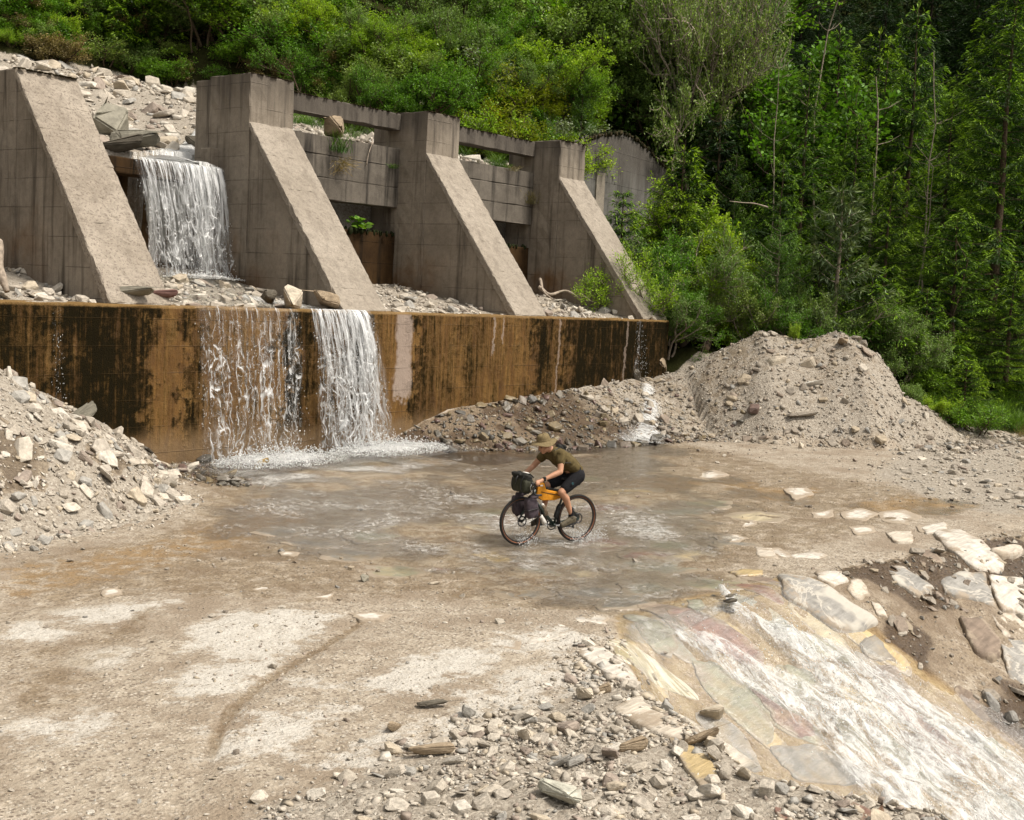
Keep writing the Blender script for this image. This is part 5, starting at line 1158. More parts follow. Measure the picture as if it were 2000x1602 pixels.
put('pine', 1622, 39, 365, L_PIN, M_BARKP, 'pine_tree', 'small grey green pine among the dark spruces', 'tree', G1)
BSH = 'broadleaf bush crowding the end of the dam at the wood edge'
for px, D, top, kd, lf in [(a_ , d_ + (4.2 if a_ < 1480 else 1.), t_, k_, l_) for a_, d_, t_, k_, l_ in [(1330, 35.5, 440, 'willow', L_WIL), (1285, 34.8, 440, 'alder', L_ALD), (1385, 36.5, 400, 'alder', L_BRI), (1375, 35.6, 530, 'willow', L_WIL), (1320, 34.2, 560, 'willow', L_ALD), (1450, 37, 510, 'alder', L_BRI), (1480, 38, 560, 'willow', L_WIL), (1410, 36, 600, 'willow', L_ALD),
        (1555, 38, 570, 'willow', L_WIL), (1625, 38.5, 560, 'willow', L_WIL), (1690, 38.5, 585, 'willow', L_ALD), (1745, 38, 620, 'willow', L_WIL), (1262, 34.0, 480, 'willow', L_BRI), (1340, 38.5, 350, 'alder', L_BRI), (1300, 33.7, 590, 'willow', L_WIL), (1365, 40, 420, 'alder', L_ALD), (1535, 37.6, 600, 'willow', L_ALD), (1590, 38, 600, 'willow', L_WIL)]]:
    put(kd, px, D, top, lf, M_BARKP, 'leafy_bush', {id(L_WIL): 'grey green willow bush', id(L_ALD): 'dark green leafy bush', id(L_BRI): 'bright green leafy bush'}[id(lf)] + ' crowding the end of the dam at the wood edge', 'bush', 'bushes at the wood edge', wide=1.1)
put('shrub', 1830, 36.2, 770, L_BRI, M_BARK, 'leafy_bush', 'rounded bush with yellow flowers at the gravel road edge', 'bush', 'bushes at the wood edge', wide=1.2)
put('shrub', 1790, 36.6, 735, L_WIL, M_BARK, 'leafy_bush', 'small grey green bush on the right shoulder of the mound', 'bush', 'bushes at the wood edge')
put('shrub', 1910, 36.2, 765, L_ALD, M_BARK, 'leafy_bush', 'dark bush under the low spruce boughs at the road', 'bush', 'bushes at the wood edge', wide=1.4)
put('shrub', 1552, 35.8, 655, L_BRI, M_BARK, 'leafy_bush', 'tiny sapling growing from the crest of the mound', 'bush', 'bushes at the wood edge', wide=.5)
# --- the wood behind
rs = random.Random(5)
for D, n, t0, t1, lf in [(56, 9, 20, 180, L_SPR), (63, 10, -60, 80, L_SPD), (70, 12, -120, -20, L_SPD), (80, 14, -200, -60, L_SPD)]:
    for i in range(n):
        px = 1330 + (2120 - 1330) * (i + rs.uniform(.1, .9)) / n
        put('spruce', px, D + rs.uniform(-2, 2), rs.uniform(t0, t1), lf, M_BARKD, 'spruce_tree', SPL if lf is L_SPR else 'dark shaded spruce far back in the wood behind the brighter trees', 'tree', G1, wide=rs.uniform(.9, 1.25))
# --- slope above the dam
SL = 'bushes on the slope above the dam'
for D, n, x0, x1, t0, t1, ks in [(45, 22, -60, 620, -10, 75, ('willow', 'alder', 'willow')), (49, 22, -60, 1000, -60, 20, ('sapling', 'willow', 'sapling')), (54, 20, -40, 1300, -110, -20, ('alder', 'sapling')), (61, 18, -40, 1400, -160, -60, ('alder', 'sapling')), (74, 14, -40, 1400, -220, -90, ('alder', 'alder'))]:
    for i in range(n):
        px = x0 + (x1 - x0) * (i + rs.uniform(.1, .9)) / n; kd = rs.choice(ks); lf = rs.choice([L_WIL, L_ALD, L_ALD, L_WIL]) if D < 60 else L_ALD
        nm, cat = ('leafy_tree', 'tree') if kd == 'sapling' else ('leafy_bush', 'bush')
        X, Y, h = stand(px, D + rs.uniform(-1.5, 1.5), rs.uniform(t0, t1), rs.uniform(2.8, 4.4)); plant(kd, X, Y, h, lf, M_BARK, nm, ('slender leafy tree' if kd == 'sapling' else 'grey green willow bush' if lf is L_WIL else 'dark green alder bush') + ' on the slope above the stream bed', cat, SL, wide=rs.uniform(.9, 1.3))
for px, D, top, kd, lf, lb in [(560, 43, 60, 'willow', L_WIL, 'pale willow bush above the top beam of the waterfall side bay'), (640, 44, 40, 'alder', L_ALD, None), (720, 43, 45, 'willow', L_WIL, None), (800, 44, 20, 'alder', L_ALD, None), (880, 44, 10, 'willow', L_WIL, None), (480, 46, 70, 'willow', L_ALD, None),
        (760, 40, 140, 'willow', L_ALD, None), (690, 41, 130, 'willow', L_WIL, None), (600, 41.5, 130, 'alder', L_ALD, None), (840, 40, 110, 'alder', L_ALD, None), (520, 44, 120, 'willow', L_WIL, None)]:
    put(kd, px, D, top, lf, M_BARK, 'leafy_bush', lb or ('grey green bush' if lf is L_WIL else 'dark green bush') + ' just behind the beams of the waterfall side bay', 'bush', SL, wide=1.15)
for px, D, top, kd, lf, lb in [(a_, d_ + 3.5, t_, k_, l_, b_) for a_, d_, t_, k_, l_, b_ in [(1085, 41, 80, 'alder', L_BRI, 'bright green maple like tree right above the wooded end bay'), (1155, 43, 110, 'alder', L_BRI, 'bright leafy tree leaning out above the last buttress'), (1000, 40, 105, 'larch', L_LAR, 'light green young larch above the beams of the wooded end bay'), (1270, 46, 110, 'sapling', L_WIL, 'spreading grey green tree behind the humped wall'),
        (1245, 47, 0, 'sapling', L_WIL, 'tall grey green willow above the humped wall'), (1180, 46, -30, 'sapling', L_WIL, 'tall pale willow high behind the last buttress'), (1330, 46, 20, 'sapling', L_WIL, 'grey green tree beside the pale stems above the wall'), (960, 46, -10, 'sapling', L_ALD, None), (1050, 47, -40, 'sapling', L_ALD, None), (1215, 48, -40, 'sapling', L_WIL, None), (1300, 49, -60, 'sapling', L_ALD, None), (1110, 45, 20, 'sapling', L_BRI, None), (1360, 50, -40, 'sapling', L_WIL, None), (900, 47, -20, 'sapling', L_ALD, None), (1110, 49, -60, 'spruce', L_SPR, None), (920, 42, 60, 'willow', L_ALD, None), (1400, 46, 140, 'alder', L_ALD, None), (1440, 44, 210, 'spruce', L_SPD, None), (1390, 43, 225, 'young', L_SPD, None), (1480, 48, 60, 'alder', L_ALD, None)]]:
    put(kd, px, D, top, lf, M_BARK, 'leafy_tree' if kd in ('alder', 'sapling') else ('leafy_bush' if kd == 'willow' else 'larch_tree' if kd == 'larch' else 'spruce_tree'), lb or {'alder': 'dark leafy tree in the thicket behind the wooded end bay', 'sapling': {id(L_WIL): 'tall slender grey green tree', id(L_ALD): 'tall slender dark green tree', id(L_BRI): 'tall slender bright green tree'}.get(id(lf), 'tall tree') + ' above the wooded end bay', 'spruce': 'spruce in the thicket above the humped wall', 'young': 'dark young spruce in the thicket above the humped wall', 'willow': 'low dark bush behind the wooded end bay'}[kd], 'tree', SL, wide=1.15)
for px, D, top in [(1372, 47, -140), (1395, 47.5, -150), (1340, 50, -120), (1320, 48, -60)]:
    put('birch', px, D, top, L_WIL, M_BARKP, 'birch_tree', {1372: 'pale straight birch stem above the humped wall, twin of a thicker one', 1395: 'thick pale birch stem above the humped wall, twin of a slimmer one', 1340: 'pale birch stem set back between the willow and the twin birches', 1320: 'slim pale birch stem rising through the grey green willow'}[px], 'tree', SL, wide=.5)
for i in range(34):
    px = -40 + 470 * (i + rs.uniform(.1, .9)) / 34; D = rs.uniform(43.2, 50); lf = rs.choice([L_ALD, L_WIL, L_ALD, L_SPR]); kd = 'young' if lf is L_SPR else rs.choice(['willow', 'alder'])
    X, Y, h = stand(px, D, 300)
    plant(kd, X, Y, rs.uniform(2., 3.6), lf, M_BARK, 'spruce_tree' if kd == 'young' else 'leafy_bush', {'young': 'small dark spruce on the earthy bank above the boulders', 'willow': 'loose bush on the earthy bank above the boulders', 'alder': 'dense bush on the earthy bank above the boulders'}[kd], 'tree' if kd == 'young' else 'bush', SL, wide=1.3)
# low growth on the fill behind the beams
for i in range(46):
    px = rs.uniform(800, 1150); D = rs.uniform(41., 46.)
    X, Y, h = stand(px, D, 300); lf = rs.choice([L_YEL, L_BRI, L_YEL, L_PALE, L_BRI, L_ALD])
    plant('shrub', X, Y, rs.uniform(1.2, 2.3), lf, M_BARK, 'low_bush', {id(L_YEL): 'yellow green low bush above the top beams', id(L_BRI): 'bright green low bush above the top beams', id(L_PALE): 'pale woolly leaved plant above the top beams', id(L_ALD): 'dark green low bush above the top beams'}[id(lf)], 'bush', 'low growth above the beams', wide=1.3)
for i in range(70):
    X = rs.uniform(14, 30); Y = float(bed_edge(np.array([X]))[0]) + rs.uniform(.0, 1.8); lf = rs.choice([L_ALD, L_ALD, L_WIL, L_DRY])
    plant('shrub', X, Y, rs.uniform(.5, 1.3), lf, M_BARK, 'low_bush', {id(L_WIL): 'grey green scrub', id(L_ALD): 'dark green scrub', id(L_DRY): 'withered brown scrub'}[id(lf)] + ' on the earthy bank above the stream bed', 'bush', 'low growth on the bank', wide=1.5)
for i in range(150):
    X = rs.uniform(15, 36); Y = float(bed_edge(np.array([X]))[0]) + rs.uniform(.3, 5.5)
    plant(rs.choice(['shrub', 'willow', 'alder', 'willow']) if Y > float(bed_edge(np.array([X]))[0]) + 1.2 else 'shrub', X, Y, rs.uniform(.8, 2.6) if Y > float(bed_edge(np.array([X]))[0]) + 1.2 else rs.uniform(.5, 1.1), (lf := rs.choice([L_ALD, L_ALD, L_WIL, L_BRI])), M_BARK, 'low_bush', {id(L_WIL): 'grey green scrub', id(L_ALD): 'dark green scrub', id(L_BRI): 'bright green scrub'}[id(lf)] + ' on the earthy bank above the stream bed', 'bush', 'low growth on the bank', wide=1.4)
for i in range(60):
    px = rs.uniform(1330, 2050); D = rs.uniform(38.5, 48); X, Y, h = stand(px, D, 500)
    plant('shrub', X, Y, rs.uniform(.6, 1.4), (lf := rs.choice([L_ALD, L_SPR, L_BRI, L_ALD])), M_BARK, 'low_bush', {id(L_SPR): 'yellow tipped low bush', id(L_ALD): 'dark green low bush', id(L_BRI): 'bright green low bush'}[id(lf)] + ' in the undergrowth of the wood behind the mound', 'bush', 'undergrowth of the wood', wide=1.4)
# bare stems and snags in the wood
def snag(px, D, y0, y1, rad, label, bend=.3, mat=M_BARKP):
    t = Tree(int(px * 7 + D)); A = at(px, y0, D); B = at(px + bend * 60, y1, D); A[2] = min(A[2], hpt(A[0], A[1]) + 3.); n = 9; s = np.linspace(0, 1, n)[:, None]
    A0 = np.array([A[0], A[1], hpt(A[0], A[1])]); pts = A0 + (B - A0) * s; pts[1:-1] += np.cumsum(t.r.normal(0, .13, (n - 2, 3)), 0) * np.array([1, 1, .2])
    t.tube(pts, np.linspace(rad, rad * .3, n), 7)
    for i in range(16):
        k = t.r.integers(3, n - 1); d = np.array([t.r.normal(), t.r.normal(), .5]); d /= np.linalg.norm(d); L = t.r.uniform(.4, 1.3)
        t.tube(np.array([pts[k], pts[k] + d * L * .5, pts[k] + d * L + np.array([0, 0, .15])]), [rad * .28, rad * .15, .004], 4)
    me = mesh_np('bare_stem', np.concatenate(t.TV), np.concatenate(t.TF), True); o = obj('bare_stem', me, mat); tag(o, label, 'tree', 'bare stems in the wood'); return o
snag(1625, 47, 200, -30, 0.062, 'long pale bare stem rising through the spruces', .35)
snag(1705, 42, 360, 150, 0.056, 'crooked pale stem in front of the dark wood', .1)
snag(1818, 45, 400, 100, 0.043, 'thin straight bare stem with broken tip near the tall spruce', .1)
snag(1787, 43, 420, 280, 0.031, 'short grey snag between the spruces behind the mound', .0)
snag(1545, 44, 300, 60, 0.031, 'thin bare stem behind the feathery larch', .1)
snag(1850, 40, 560, 470, 0.050, 'dark bent stem low in the wood behind the mound', .3, M_BARK)
# grass tufts and herbs
TUFT = [tuft(1, 130, .5), tuft(2, 160, .7, .014, .3, .7), tuft(3, 90, .35, .014, .5, .9)]
def grass(P, s, label, mat, k=0, group=None):
    me = TUFT[k]
    if not me.materials: me.materials.append(None)
    o = bpy.data.objects.new('grass_tuft', me); COL.objects.link(o); o.location = P; o.scale = (s, s, s); o.rotation_euler = (0, 0, random.uniform(0, 6)); o.material_slots[0].link = 'OBJECT'; o.material_slots[0].material = mat
    tag(o, label, 'grass', group); return o
grass(onY(660, 300, 24.02), 1.3, 'green grass tuft growing from the beam joint near the waterfall', L_GRS, 0); grass(onY(662, 318, 23.99), 1.2, 'withered straw hanging under the green tuft on the beam', L_DRY, 2).rotation_euler = (2.4, 0, 0)
grass(onY(1036, 400, 24.0), 1.0, 'dry grass tuft beside the last buttress on the beam end', L_DRY, 0); grass(onY(985, 330, 24.2), .7, 'grass tuft on the upper beam of the wooded end bay', L_GRS, 2); grass(onY(767, 330, 24.0), .6, 'small green tuft at the beam end next to the buttress', L_GRS, 2)
grass(onY(1000, 335, 24.0), .8, 'dry tuft on the upper beam of the wooded end bay', L_DRY, 2)
def gtop(box, n, keep, name, kind_mat, s0, s1):
    """many tufts in one mesh"""
    VV, AA = [], []
    protos = []
    for me in TUFT:
        v = np.zeros(len(me.vertices) * 3, np.float32); me.vertices.foreach_get('co', v); a = np.zeros(len(me.vertices) * 4, np.float32); me.color_attributes['leaf'].data.foreach_get('color', a); protos.append((v.reshape(-1, 3), a.reshape(-1, 4)[:, :3]))
    x = RNG.uniform(box[0], box[1], n); y = RNG.uniform(box[2], box[3], n); m = keep(x, y) > RNG.random(n); x, y = x[m], y[m]; z = Hn(x, y)
    for i in range(len(x)):
        v, a = protos[i % 3]; t = RNG.uniform(0, 6.28); s = RNG.uniform(s0, s1); c, sn = math.cos(t) * s, math.sin(t) * s
        sel = RNG.random(len(v) // 12) < .5; sel = np.repeat(sel, 12); v2 = v[:len(sel)][sel]; a2 = a[:len(sel)][sel]
        VV.append(np.stack([v2[:, 0] * c - v2[:, 1] * sn + x[i], v2[:, 0] * sn + v2[:, 1] * c + y[i], v2[:, 2] * s + z[i] - .03], 1)); AA.append(a2)
    V = np.concatenate(VV); me = mesh_np(name, V, np.arange(len(V)).reshape(-1, 4)); add_col(me, 'leaf', np.concatenate(AA)); o = obj(name, me, kind_mat, kind='stuff'); return o
fline = lambda x, y: (x - 33) * .284 + (y - 12.3) * .959
gtop((33.2, 42, 9, 14.5), 420, lambda x, y: np.where((fline(x, y) > .1) & (fline(x, y) < 2.6) & ((x - 33) * .78 + (y - 16.4) * .62 > .7), 1, 0), 'roadside_grass', L_GRS, .7, 1.4)
gtop((33.2, 42, 9, 13.5), 130, lambda x, y: np.where((fline(x, y) > -.1) & (fline(x, y) < .6) & ((x - 33) * .78 + (y - 16.4) * .62 > .5), 1, 0), 'roadside_dry_grass', L_DRY, .5, 1.0)
gtop((24, 42, 24.8, 31), 260, lambda x, y: np.where(y > np.where(x > 31.9, 25 + .151 * (x - 31.9), 25.4 + np.clip(30.5 - x, 0, 9) * .5), .8, 0), 'slope_grass', L_GRS, .6, 1.2)
# ================================================================ cyclist and loaded bicycle
HEAD = np.array([-.946, .326]); HEAD /= np.linalg.norm(HEAD)
BLOC = (14.14, 10.5, -.012); BRZ = math.atan2(HEAD[1], HEAD[0])
def bthing(name, label, cat): return thing(name, label, cat, BLOC, None, BRZ)
def tubes(name, paths, mat, parent, k=8, smooth=True):
    t = Tree(3)
    for pts, r in paths:
        pts = np.array(pts, float); r = np.full(len(pts), r) if np.isscalar(r) else np.array(r, float); t.tube(pts, r, k)
    V = np.concatenate(t.TV); F = np.concatenate(t.TF); bm = bmesh.new(); vs = [bm.verts.new(v) for v in V]
    for f in F: bm.faces.new([vs[i] for i in f])
    bmesh.ops.holes_fill(bm, edges=[e for e in bm.edges if e.is_boundary], sides=0)
    return obj(name, bm_mesh(name, bm, smooth), mat, parent)
def spline(pts, n=10):
    P = np.array(pts, float); out = []
    Q = np.vstack([2 * P[0] - P[1], P, 2 * P[-1] - P[-2]])
    for i in range(1, len(Q) - 2):
        for t in np.linspace(0, 1, n, endpoint=False):
            a, b, c, d = Q[i - 1], Q[i], Q[i + 1], Q[i + 2]; out.append(.5 * ((2 * b) + (-a + c) * t + (2 * a - 5 * b + 4 * c - d) * t * t + (-a + 3 * b - 3 * c + d) * t ** 3))
    return np.array(out + [P[-1]])
def torus(name, R, r, mat, parent, loc, n=64, k=10, sy=1., a0=0., a1=2 * math.pi):
    full = abs(a1 - a0 - 2 * math.pi) < 1e-6
    A = np.linspace(0, 2 * np.pi, n, endpoint=False); B = np.linspace(a0, a1, k, endpoint=not full)
    V = np.array([[(R + r * math.cos(b)) * math.cos(a), r * sy * math.sin(b), (R + r * math.cos(b)) * math.sin(a)] for a in A for b in B]); F = []
    for i in range(n):
        for j in range(k if full else k - 1): F.append([i * k + j, i * k + (j + 1) % k, ((i + 1) % n) * k + (j + 1) % k, ((i + 1) % n) * k + j])
    o = obj(name, mesh_np(name, V, F, True), mat, parent); o.location = loc; return o
def disc(name, R, th, mat, parent, loc, n=32):
    bm = bmesh.new(); bmesh.ops.create_cone(bm, cap_ends=True, segments=n, radius1=R, radius2=R, depth=th, matrix=Matrix.Rotation(math.pi / 2, 4, 'X')); o = obj(name, bm_mesh(name, bm), mat, parent); o.location = loc; return o
M_FRAME = plain('frame_dark_green', (.010, .022, .017), .3, .5, .1, 8); M_BLACK = plain('black_parts', (.012, .012, .012), .45, .4, .2, 10); M_RUB = plain('tyre_rubber', (.016, .015, .014), .8, .3, .2, 40, bump=.3)
M_TAN = plain('tyre_tan_wall', (.20, .085, .045), .75, .3, .15, 20); M_STEEL = plain('polished_metal', (.55, .55, .55), .25, .5, .1, 20, 1.); M_DARKM = plain('dark_metal', (.10, .10, .105), .35, .5, .1, 20, 1.)
M_ORANGE = plain('orange_bag_cloth', (.62, .255, .018), .7, .25, .14, 18, bump=.35); M_BAGK = plain('black_bag_cloth', (.018, .018, .016), .75, .2, .3, 24, bump=.4); M_BAGP = plain('plum_grey_bag_cloth', (.055, .043, .052), .75, .25, .25, 22, bump=.45); M_BAGO = plain('dark_olive_bag_cloth', (.035, .036, .024), .75, .2, .25, 22, bump=.4)
M_WHITEP = plain('white_plastic', (.62, .60, .56), .5, .3, .1, 10); M_CLEAR = plain('smoky_bottle', (.16, .12, .08), .3, .5, .2, 10)
M_SKIN = plain('skin', (.44, .235, .145), .55, .35, .1, 9); M_SHIRT = plain('olive_shirt_cloth', (.095, .072, .032), .9, .1, .18, 26, bump=.3); M_SHORT = plain('black_shorts_cloth', (.010, .010, .012), .85, .15, .25, 24, bump=.25)
M_HAT = plain('khaki_hat_cloth', (.175, .135, .072), .9, .1, .14, 30, bump=.3); M_SHOE = plain('olive_brown_shoe', (.085, .072, .048), .7, .25, .25, 24, bump=.3); M_HAIR = plain('dark_brown_hair', (.03, .02, .013), .7, .3, .3, 60, bump=.5); M_EYE = plain('eye', (.03, .025, .02), .3, .5, 0.1, 5); M_LIP = plain('lips', (.33, .14, .10), .5, .3, .1, 9)
bike = bthing('bicycle', 'dark green touring bicycle with tan wall tyres fording the shallow water', 'bicycle')
FH, RH_, BBp = (.505, 0, .352), (-.472, 0, .345), (-.07, 0, .262)
for hub, front in ((FH, True), (RH_, False)):
    R = .352
    w = bpy.data.objects.new('wheel', None); COL.objects.link(w); w.parent = bike; w.location = hub; w.empty_display_size = .1
    torus('tyre', R - .021, .021, M_RUB, w, (0, 0, 0), 72, 12)
    for s in (-1, 1): torus('sidewall', R - .0225, .0225, M_TAN, w, (0, 0, 0), 72, 6, 1.02, (math.radians(112) if s > 0 else math.radians(195)), (math.radians(165) if s > 0 else math.radians(248)))
    torus('rim', R - .052, .013, M_BLACK, w, (0, 0, 0), 64, 8, 1.0)
    pth = []
    for i in range(28):
        a = 2 * math.pi * i / 28; s = 1 if i % 2 else -1; a2 = a + .5 * (1 if i % 4 < 2 else -1)
        pth.append(([(.022 * math.cos(a2), s * .028, .022 * math.sin(a2)), ((R - .06) * math.cos(a), 0, (R - .06) * math.sin(a))], .0011))
    tubes('spokes', pth, M_DARKM, w, 4)
    tubes('hub', [([(0, -.055, 0), (0, -.03, 0), (0, 0, 0), (0, .03, 0), (0, .055, 0)], [.010, .024, .014, .024, .010])], M_BLACK, w, 14)
    torus('brake_rotor', .068, .010, M_DARKM, w, (0, .042, 0), 40, 6, .1)
    if not front:
        for i, rr in enumerate((.078, .066, .055, .044, .033)): disc('sprocket', rr, .003, M_DARKM, w, (0, -.032 - .006 * i, 0), 30)
HTb, HTt = (.345, 0, .63), (.285, 0, .80)
frame = tubes('frame', [([BBp, (.30, 0, .665)], [.024, .022]), ([(.295, 0, .765), (-.205, 0, .705)], .0165), ([BBp, (-.235, 0, .79)], .016), ([HTb, HTt], .023), ([(BBp[0], -.04, BBp[2]), (BBp[0], .04, BBp[2])], .024),
    ([(-.10, .032, .262), (-.20, .045, .285), (RH_[0], .064, RH_[2])], .0105), ([(-.10, -.032, .262), (-.20, -.045, .285), (RH_[0], -.064, RH_[2])], .0105), ([(-.20, .012, .66), (-.30, .045, .55), (RH_[0], .064, RH_[2])], .0085), ([(-.20, -.012, .66), (-.30, -.045, .55), (RH_[0], -.064, RH_[2])], .0085)], M_FRAME, bike, 10)
tubes('fork', [([(.355, 0, .60), (.37, .035, .585), (.39, .055, .54), (.45, .058, .43), FH[:1] + (.058, .352)], [.02, .018, .016, .014, .011]), ([(.355, 0, .60), (.37, -.035, .585), (.39, -.055, .54), (.45, -.058, .43), FH[:1] + (-.058, .352)], [.02, .018, .016, .014, .011])], M_FRAME, bike, 9)
tubes('seatpost', [([(-.235, 0, .78), (-.285, 0, .915)], .0135)], M_BLACK, bike)
def ellip(bm, c, r, rot=None, sub=3):
    m = Matrix.Translation(c) @ (rot.to_4x4() if rot is not None else Matrix.Identity(4)) @ Matrix.Diagonal((*r, 1)); bmesh.ops.create_icosphere(bm, subdivisions=sub, radius=1, matrix=m)
def cone_chain(bm, pts, rads, dens=3.0):
    for i in range(len(pts) - 1):
        a, b = Vector(pts[i]), Vector(pts[i + 1]); n = max(2, int((b - a).length / (min(rads[i], rads[i + 1]) / dens)))
        for k in range(n + 1):
            t = k / n; r = rads[i] * (1 - t) + rads[i + 1] * t; bmesh.ops.create_icosphere(bm, subdivisions=2, radius=r, matrix=Matrix.Translation(a.lerp(b, t)))
def remeshed(name, bm, vox, mat, parent, smooth=4):
    me = bpy.data.meshes.new(name); bm.to_mesh(me); bm.free(); o = bpy.data.objects.new(name, me); COL.objects.link(o)
    md = o.modifiers.new('r', 'REMESH'); md.mode = 'VOXEL'; md.voxel_size = vox; md.use_smooth_shade = True
    if smooth: sm = o.modifiers.new('s', 'SMOOTH'); sm.factor = .5; sm.iterations = smooth
    dg = bpy.context.evaluated_depsgraph_get(); m2 = bpy.data.meshes.new_from_object(o.evaluated_get(dg)); bpy.data.objects.remove(o); m2.name = name
    m2.polygons.foreach_set('use_smooth', np.ones(len(m2.polygons), bool)); m2.materials.clear()
    return obj(name, m2, mat, parent)
bm = bmesh.new(); cone_chain(bm, [(-.18, 0, .936), (-.30, 0, .94)], [.018, .026]); cone_chain(bm, [(-.30, .02, .94), (-.43, .05, .945)], [.024, .026]); cone_chain(bm, [(-.30, -.02, .94), (-.43, -.05, .945)], [.024, .026]); cone_chain(bm, [(-.41, -.05, .945), (-.41, .05, .945)], [.026, .026]); remeshed('saddle', bm, .008, M_BLACK, bike)
tubes('stem', [([(.283, 0, .80), (.275, 0, .86)], .016), ([(.278, 0, .85), (.345, 0, .885)], .016)], M_BLACK, bike)
bars = [([(.345, y, .888) for y in (-.20, -.1, 0, .1, .20)], .0145)]
for s in (-1, 1): bars.append((spline([(.345, s * .19, .888), (.37, s * .215, .89), (.43, s * .222, .885), (.465, s * .228, .83), (.43, s * .235, .765), (.33, s * .24, .755)]), .0155))
tubes('handlebar', bars, M_BLACK, bike)
for s in (-1, 1):
    tubes('brake_hood', [([(.40, s * .222, .893), (.45, s * .223, .905), (.485, s * .223, .925), (.495, s * .223, .945)], [.017, .019, .018, .012])], M_BLACK, bike)
    tubes('brake_lever', [(spline([(.488, s * .223, .925), (.512, s * .226, .88), (.505, s * .23, .83), (.49, s * .235, .80)]), .006)], M_STEEL, bike, 6)
    tubes('crank', [([(BBp[0], s * .052, BBp[2]), (BBp[0] - s * .165, s * .062, BBp[2] - .005)], [.016, .012])], M_STEEL, bike)
    bm = bmesh.new(); bmesh.ops.create_cube(bm, size=1, matrix=Matrix.Translation((BBp[0] - s * .165, s * .115, BBp[2] - .008)) @ Matrix.Diagonal((.085, .085, .018, 1))); bmesh.ops.bevel(bm, geom=bm.edges[:], offset=.004, segments=1, affect='EDGES'); obj('pedal', bm_mesh('pedal', bm), M_BLACK, bike)
torus('chainring', .078, .009, M_DARKM, bike, (BBp[0], -.048, BBp[2]), 40, 6, .2); disc('chainring_spider', .05, .005, M_DARKM, bike, (BBp[0], -.048, BBp[2]))
tubes('chain', [(spline([(BBp[0], -.048, BBp[2] + .08), (-.3, -.045, .36), (RH_[0], -.045, RH_[2] + .05)], 6), .004), (spline([(BBp[0], -.048, BBp[2] - .08), (-.3, -.046, .215), (-.46, -.046, .20)], 6), .004)], M_DARKM, bike, 5)
tubes('rear_derailleur', [([(RH_[0], -.06, .335), (-.485, -.062, .27), (-.46, -.055, .245), (-.452, -.05, .20)], [.012, .018, .014, .008])], M_BLACK, bike); disc('pulley', .024, .008, M_BLACK, bike, (-.462, -.05, .25), 14); disc('pulley', .024, .008, M_BLACK, bike, (-.452, -.05, .20), 14)
tubes('front_brake_caliper', [([(.455, .062, .44), (.475, .068, .40)], [.02, .016])], M_BLACK, bike); tubes('rear_brake_caliper', [([(-.40, .066, .33), (-.43, .066, .37)], [.018, .016])], M_BLACK, bike)
tubes('brake_cable', [(spline([(.40, .20, .88), (.42, .12, .84), (.38, .05, .70), (.39, .06, .55)]), .003), (spline([(.40, -.20, .88), (.43, -.12, .82), (.37, -.04, .68)]), .003)], M_BLACK, bike, 5)
# bags and bottles: each its own thing
def soft_box(name, c, d, mat, parent, rot=(0, 0, 0), p=.45, bulge=.06, seed=1, sub=4):
    bm = bmesh.new(); bmesh.ops.create_icosphere(bm, subdivisions=sub, radius=1); R3 = Matrix.Rotation(rot[1], 3, 'Y') @ Matrix.Rotation(rot[2], 3, 'Z')
    for v in bm.verts:
        q = Vector([math.copysign(abs(x) ** p, x) for x in v.co]); n = float(fbm(np.array([q.x * 2.3 + seed * 7 + q.z * 2]), np.array([q.y * 2.3 + q.z * 3.1]), 3)[0] - .5); q *= 1 + bulge * 2 * n
        v.co = R3 @ Vector((q.x * d[0] / 2, q.y * d[1] / 2, q.z * d[2] / 2)) + Vector(c)
    return obj(name, bm_mesh(name, bm, True), mat, parent)
hb = bthing('handlebar_bag', 'black and olive roll top bag strapped before the handlebar', 'bag')
soft_box('bag_body', (.505, 0, .885), (.20, .36, .235), M_BAGO, hb, (0, -.12, 0), .55, .06, 2)
soft_box('bag_collar', (.50, 0, .99), (.17, .34, .12), M_BAGK, hb, (0, -.2, 0), .6, .12, 3); soft_box('bag_flap', (.575, -.05, 1.02), (.07, .25, .07), M_BAGK, hb, (0, .3, 0), .7, .15, 5)
tubes('strap', [(spline([(.39, .11, .99), (.50, .13, 1.05), (.605, .12, .95), (.59, .12, .80), (.47, .12, .765)]), .009), (spline([(.39, -.11, .99), (.50, -.13, 1.05), (.605, -.12, .95), (.59, -.12, .80), (.47, -.12, .765)]), .009)], M_BLACK, hb, 5)
tubes('loose_strap', [([(.59, .02, 1.03), (.635, .03, .97), (.65, .03, .90)], [.010, .012, .006])], M_BLACK, hb, 5); soft_box('white_wrapper', (.49, .06, 1.055), (.09, .10, .02), M_WHITEP, hb, (0, -.2, .4), .8, .2, 4, 3)
fb = bthing('frame_bag', 'bright orange bag under the top tube with black zip', 'bag')
def profile_bag(name, poly, w, mat, parent, bev=.02):
    bm = bmesh.new(); a = [bm.verts.new((x, -w / 2, z)) for x, z in poly]; b = [bm.verts.new((x, w / 2, z)) for x, z in poly]; bm.faces.new(a); bm.faces.new(b[::-1]); n = len(poly)
    for i in range(n): bm.faces.new((a[i], b[i], b[(i + 1) % n], a[(i + 1) % n]))
    bmesh.ops.recalc_face_normals(bm, faces=bm.faces); bmesh.ops.bevel(bm, geom=bm.edges[:], offset=bev, segments=3, affect='EDGES', profile=.6, clamp_overlap=True); return obj(name, bm_mesh(name, bm, True), mat, parent)
profile_bag('bag_body', [(.262, .775), (.255, .90), (.15, .895), (.115, .795), (-.165, .735), (-.19, .665), (-.03, .628), (.17, .635), (.285, .70)], .075, M_ORANGE, fb, .016)
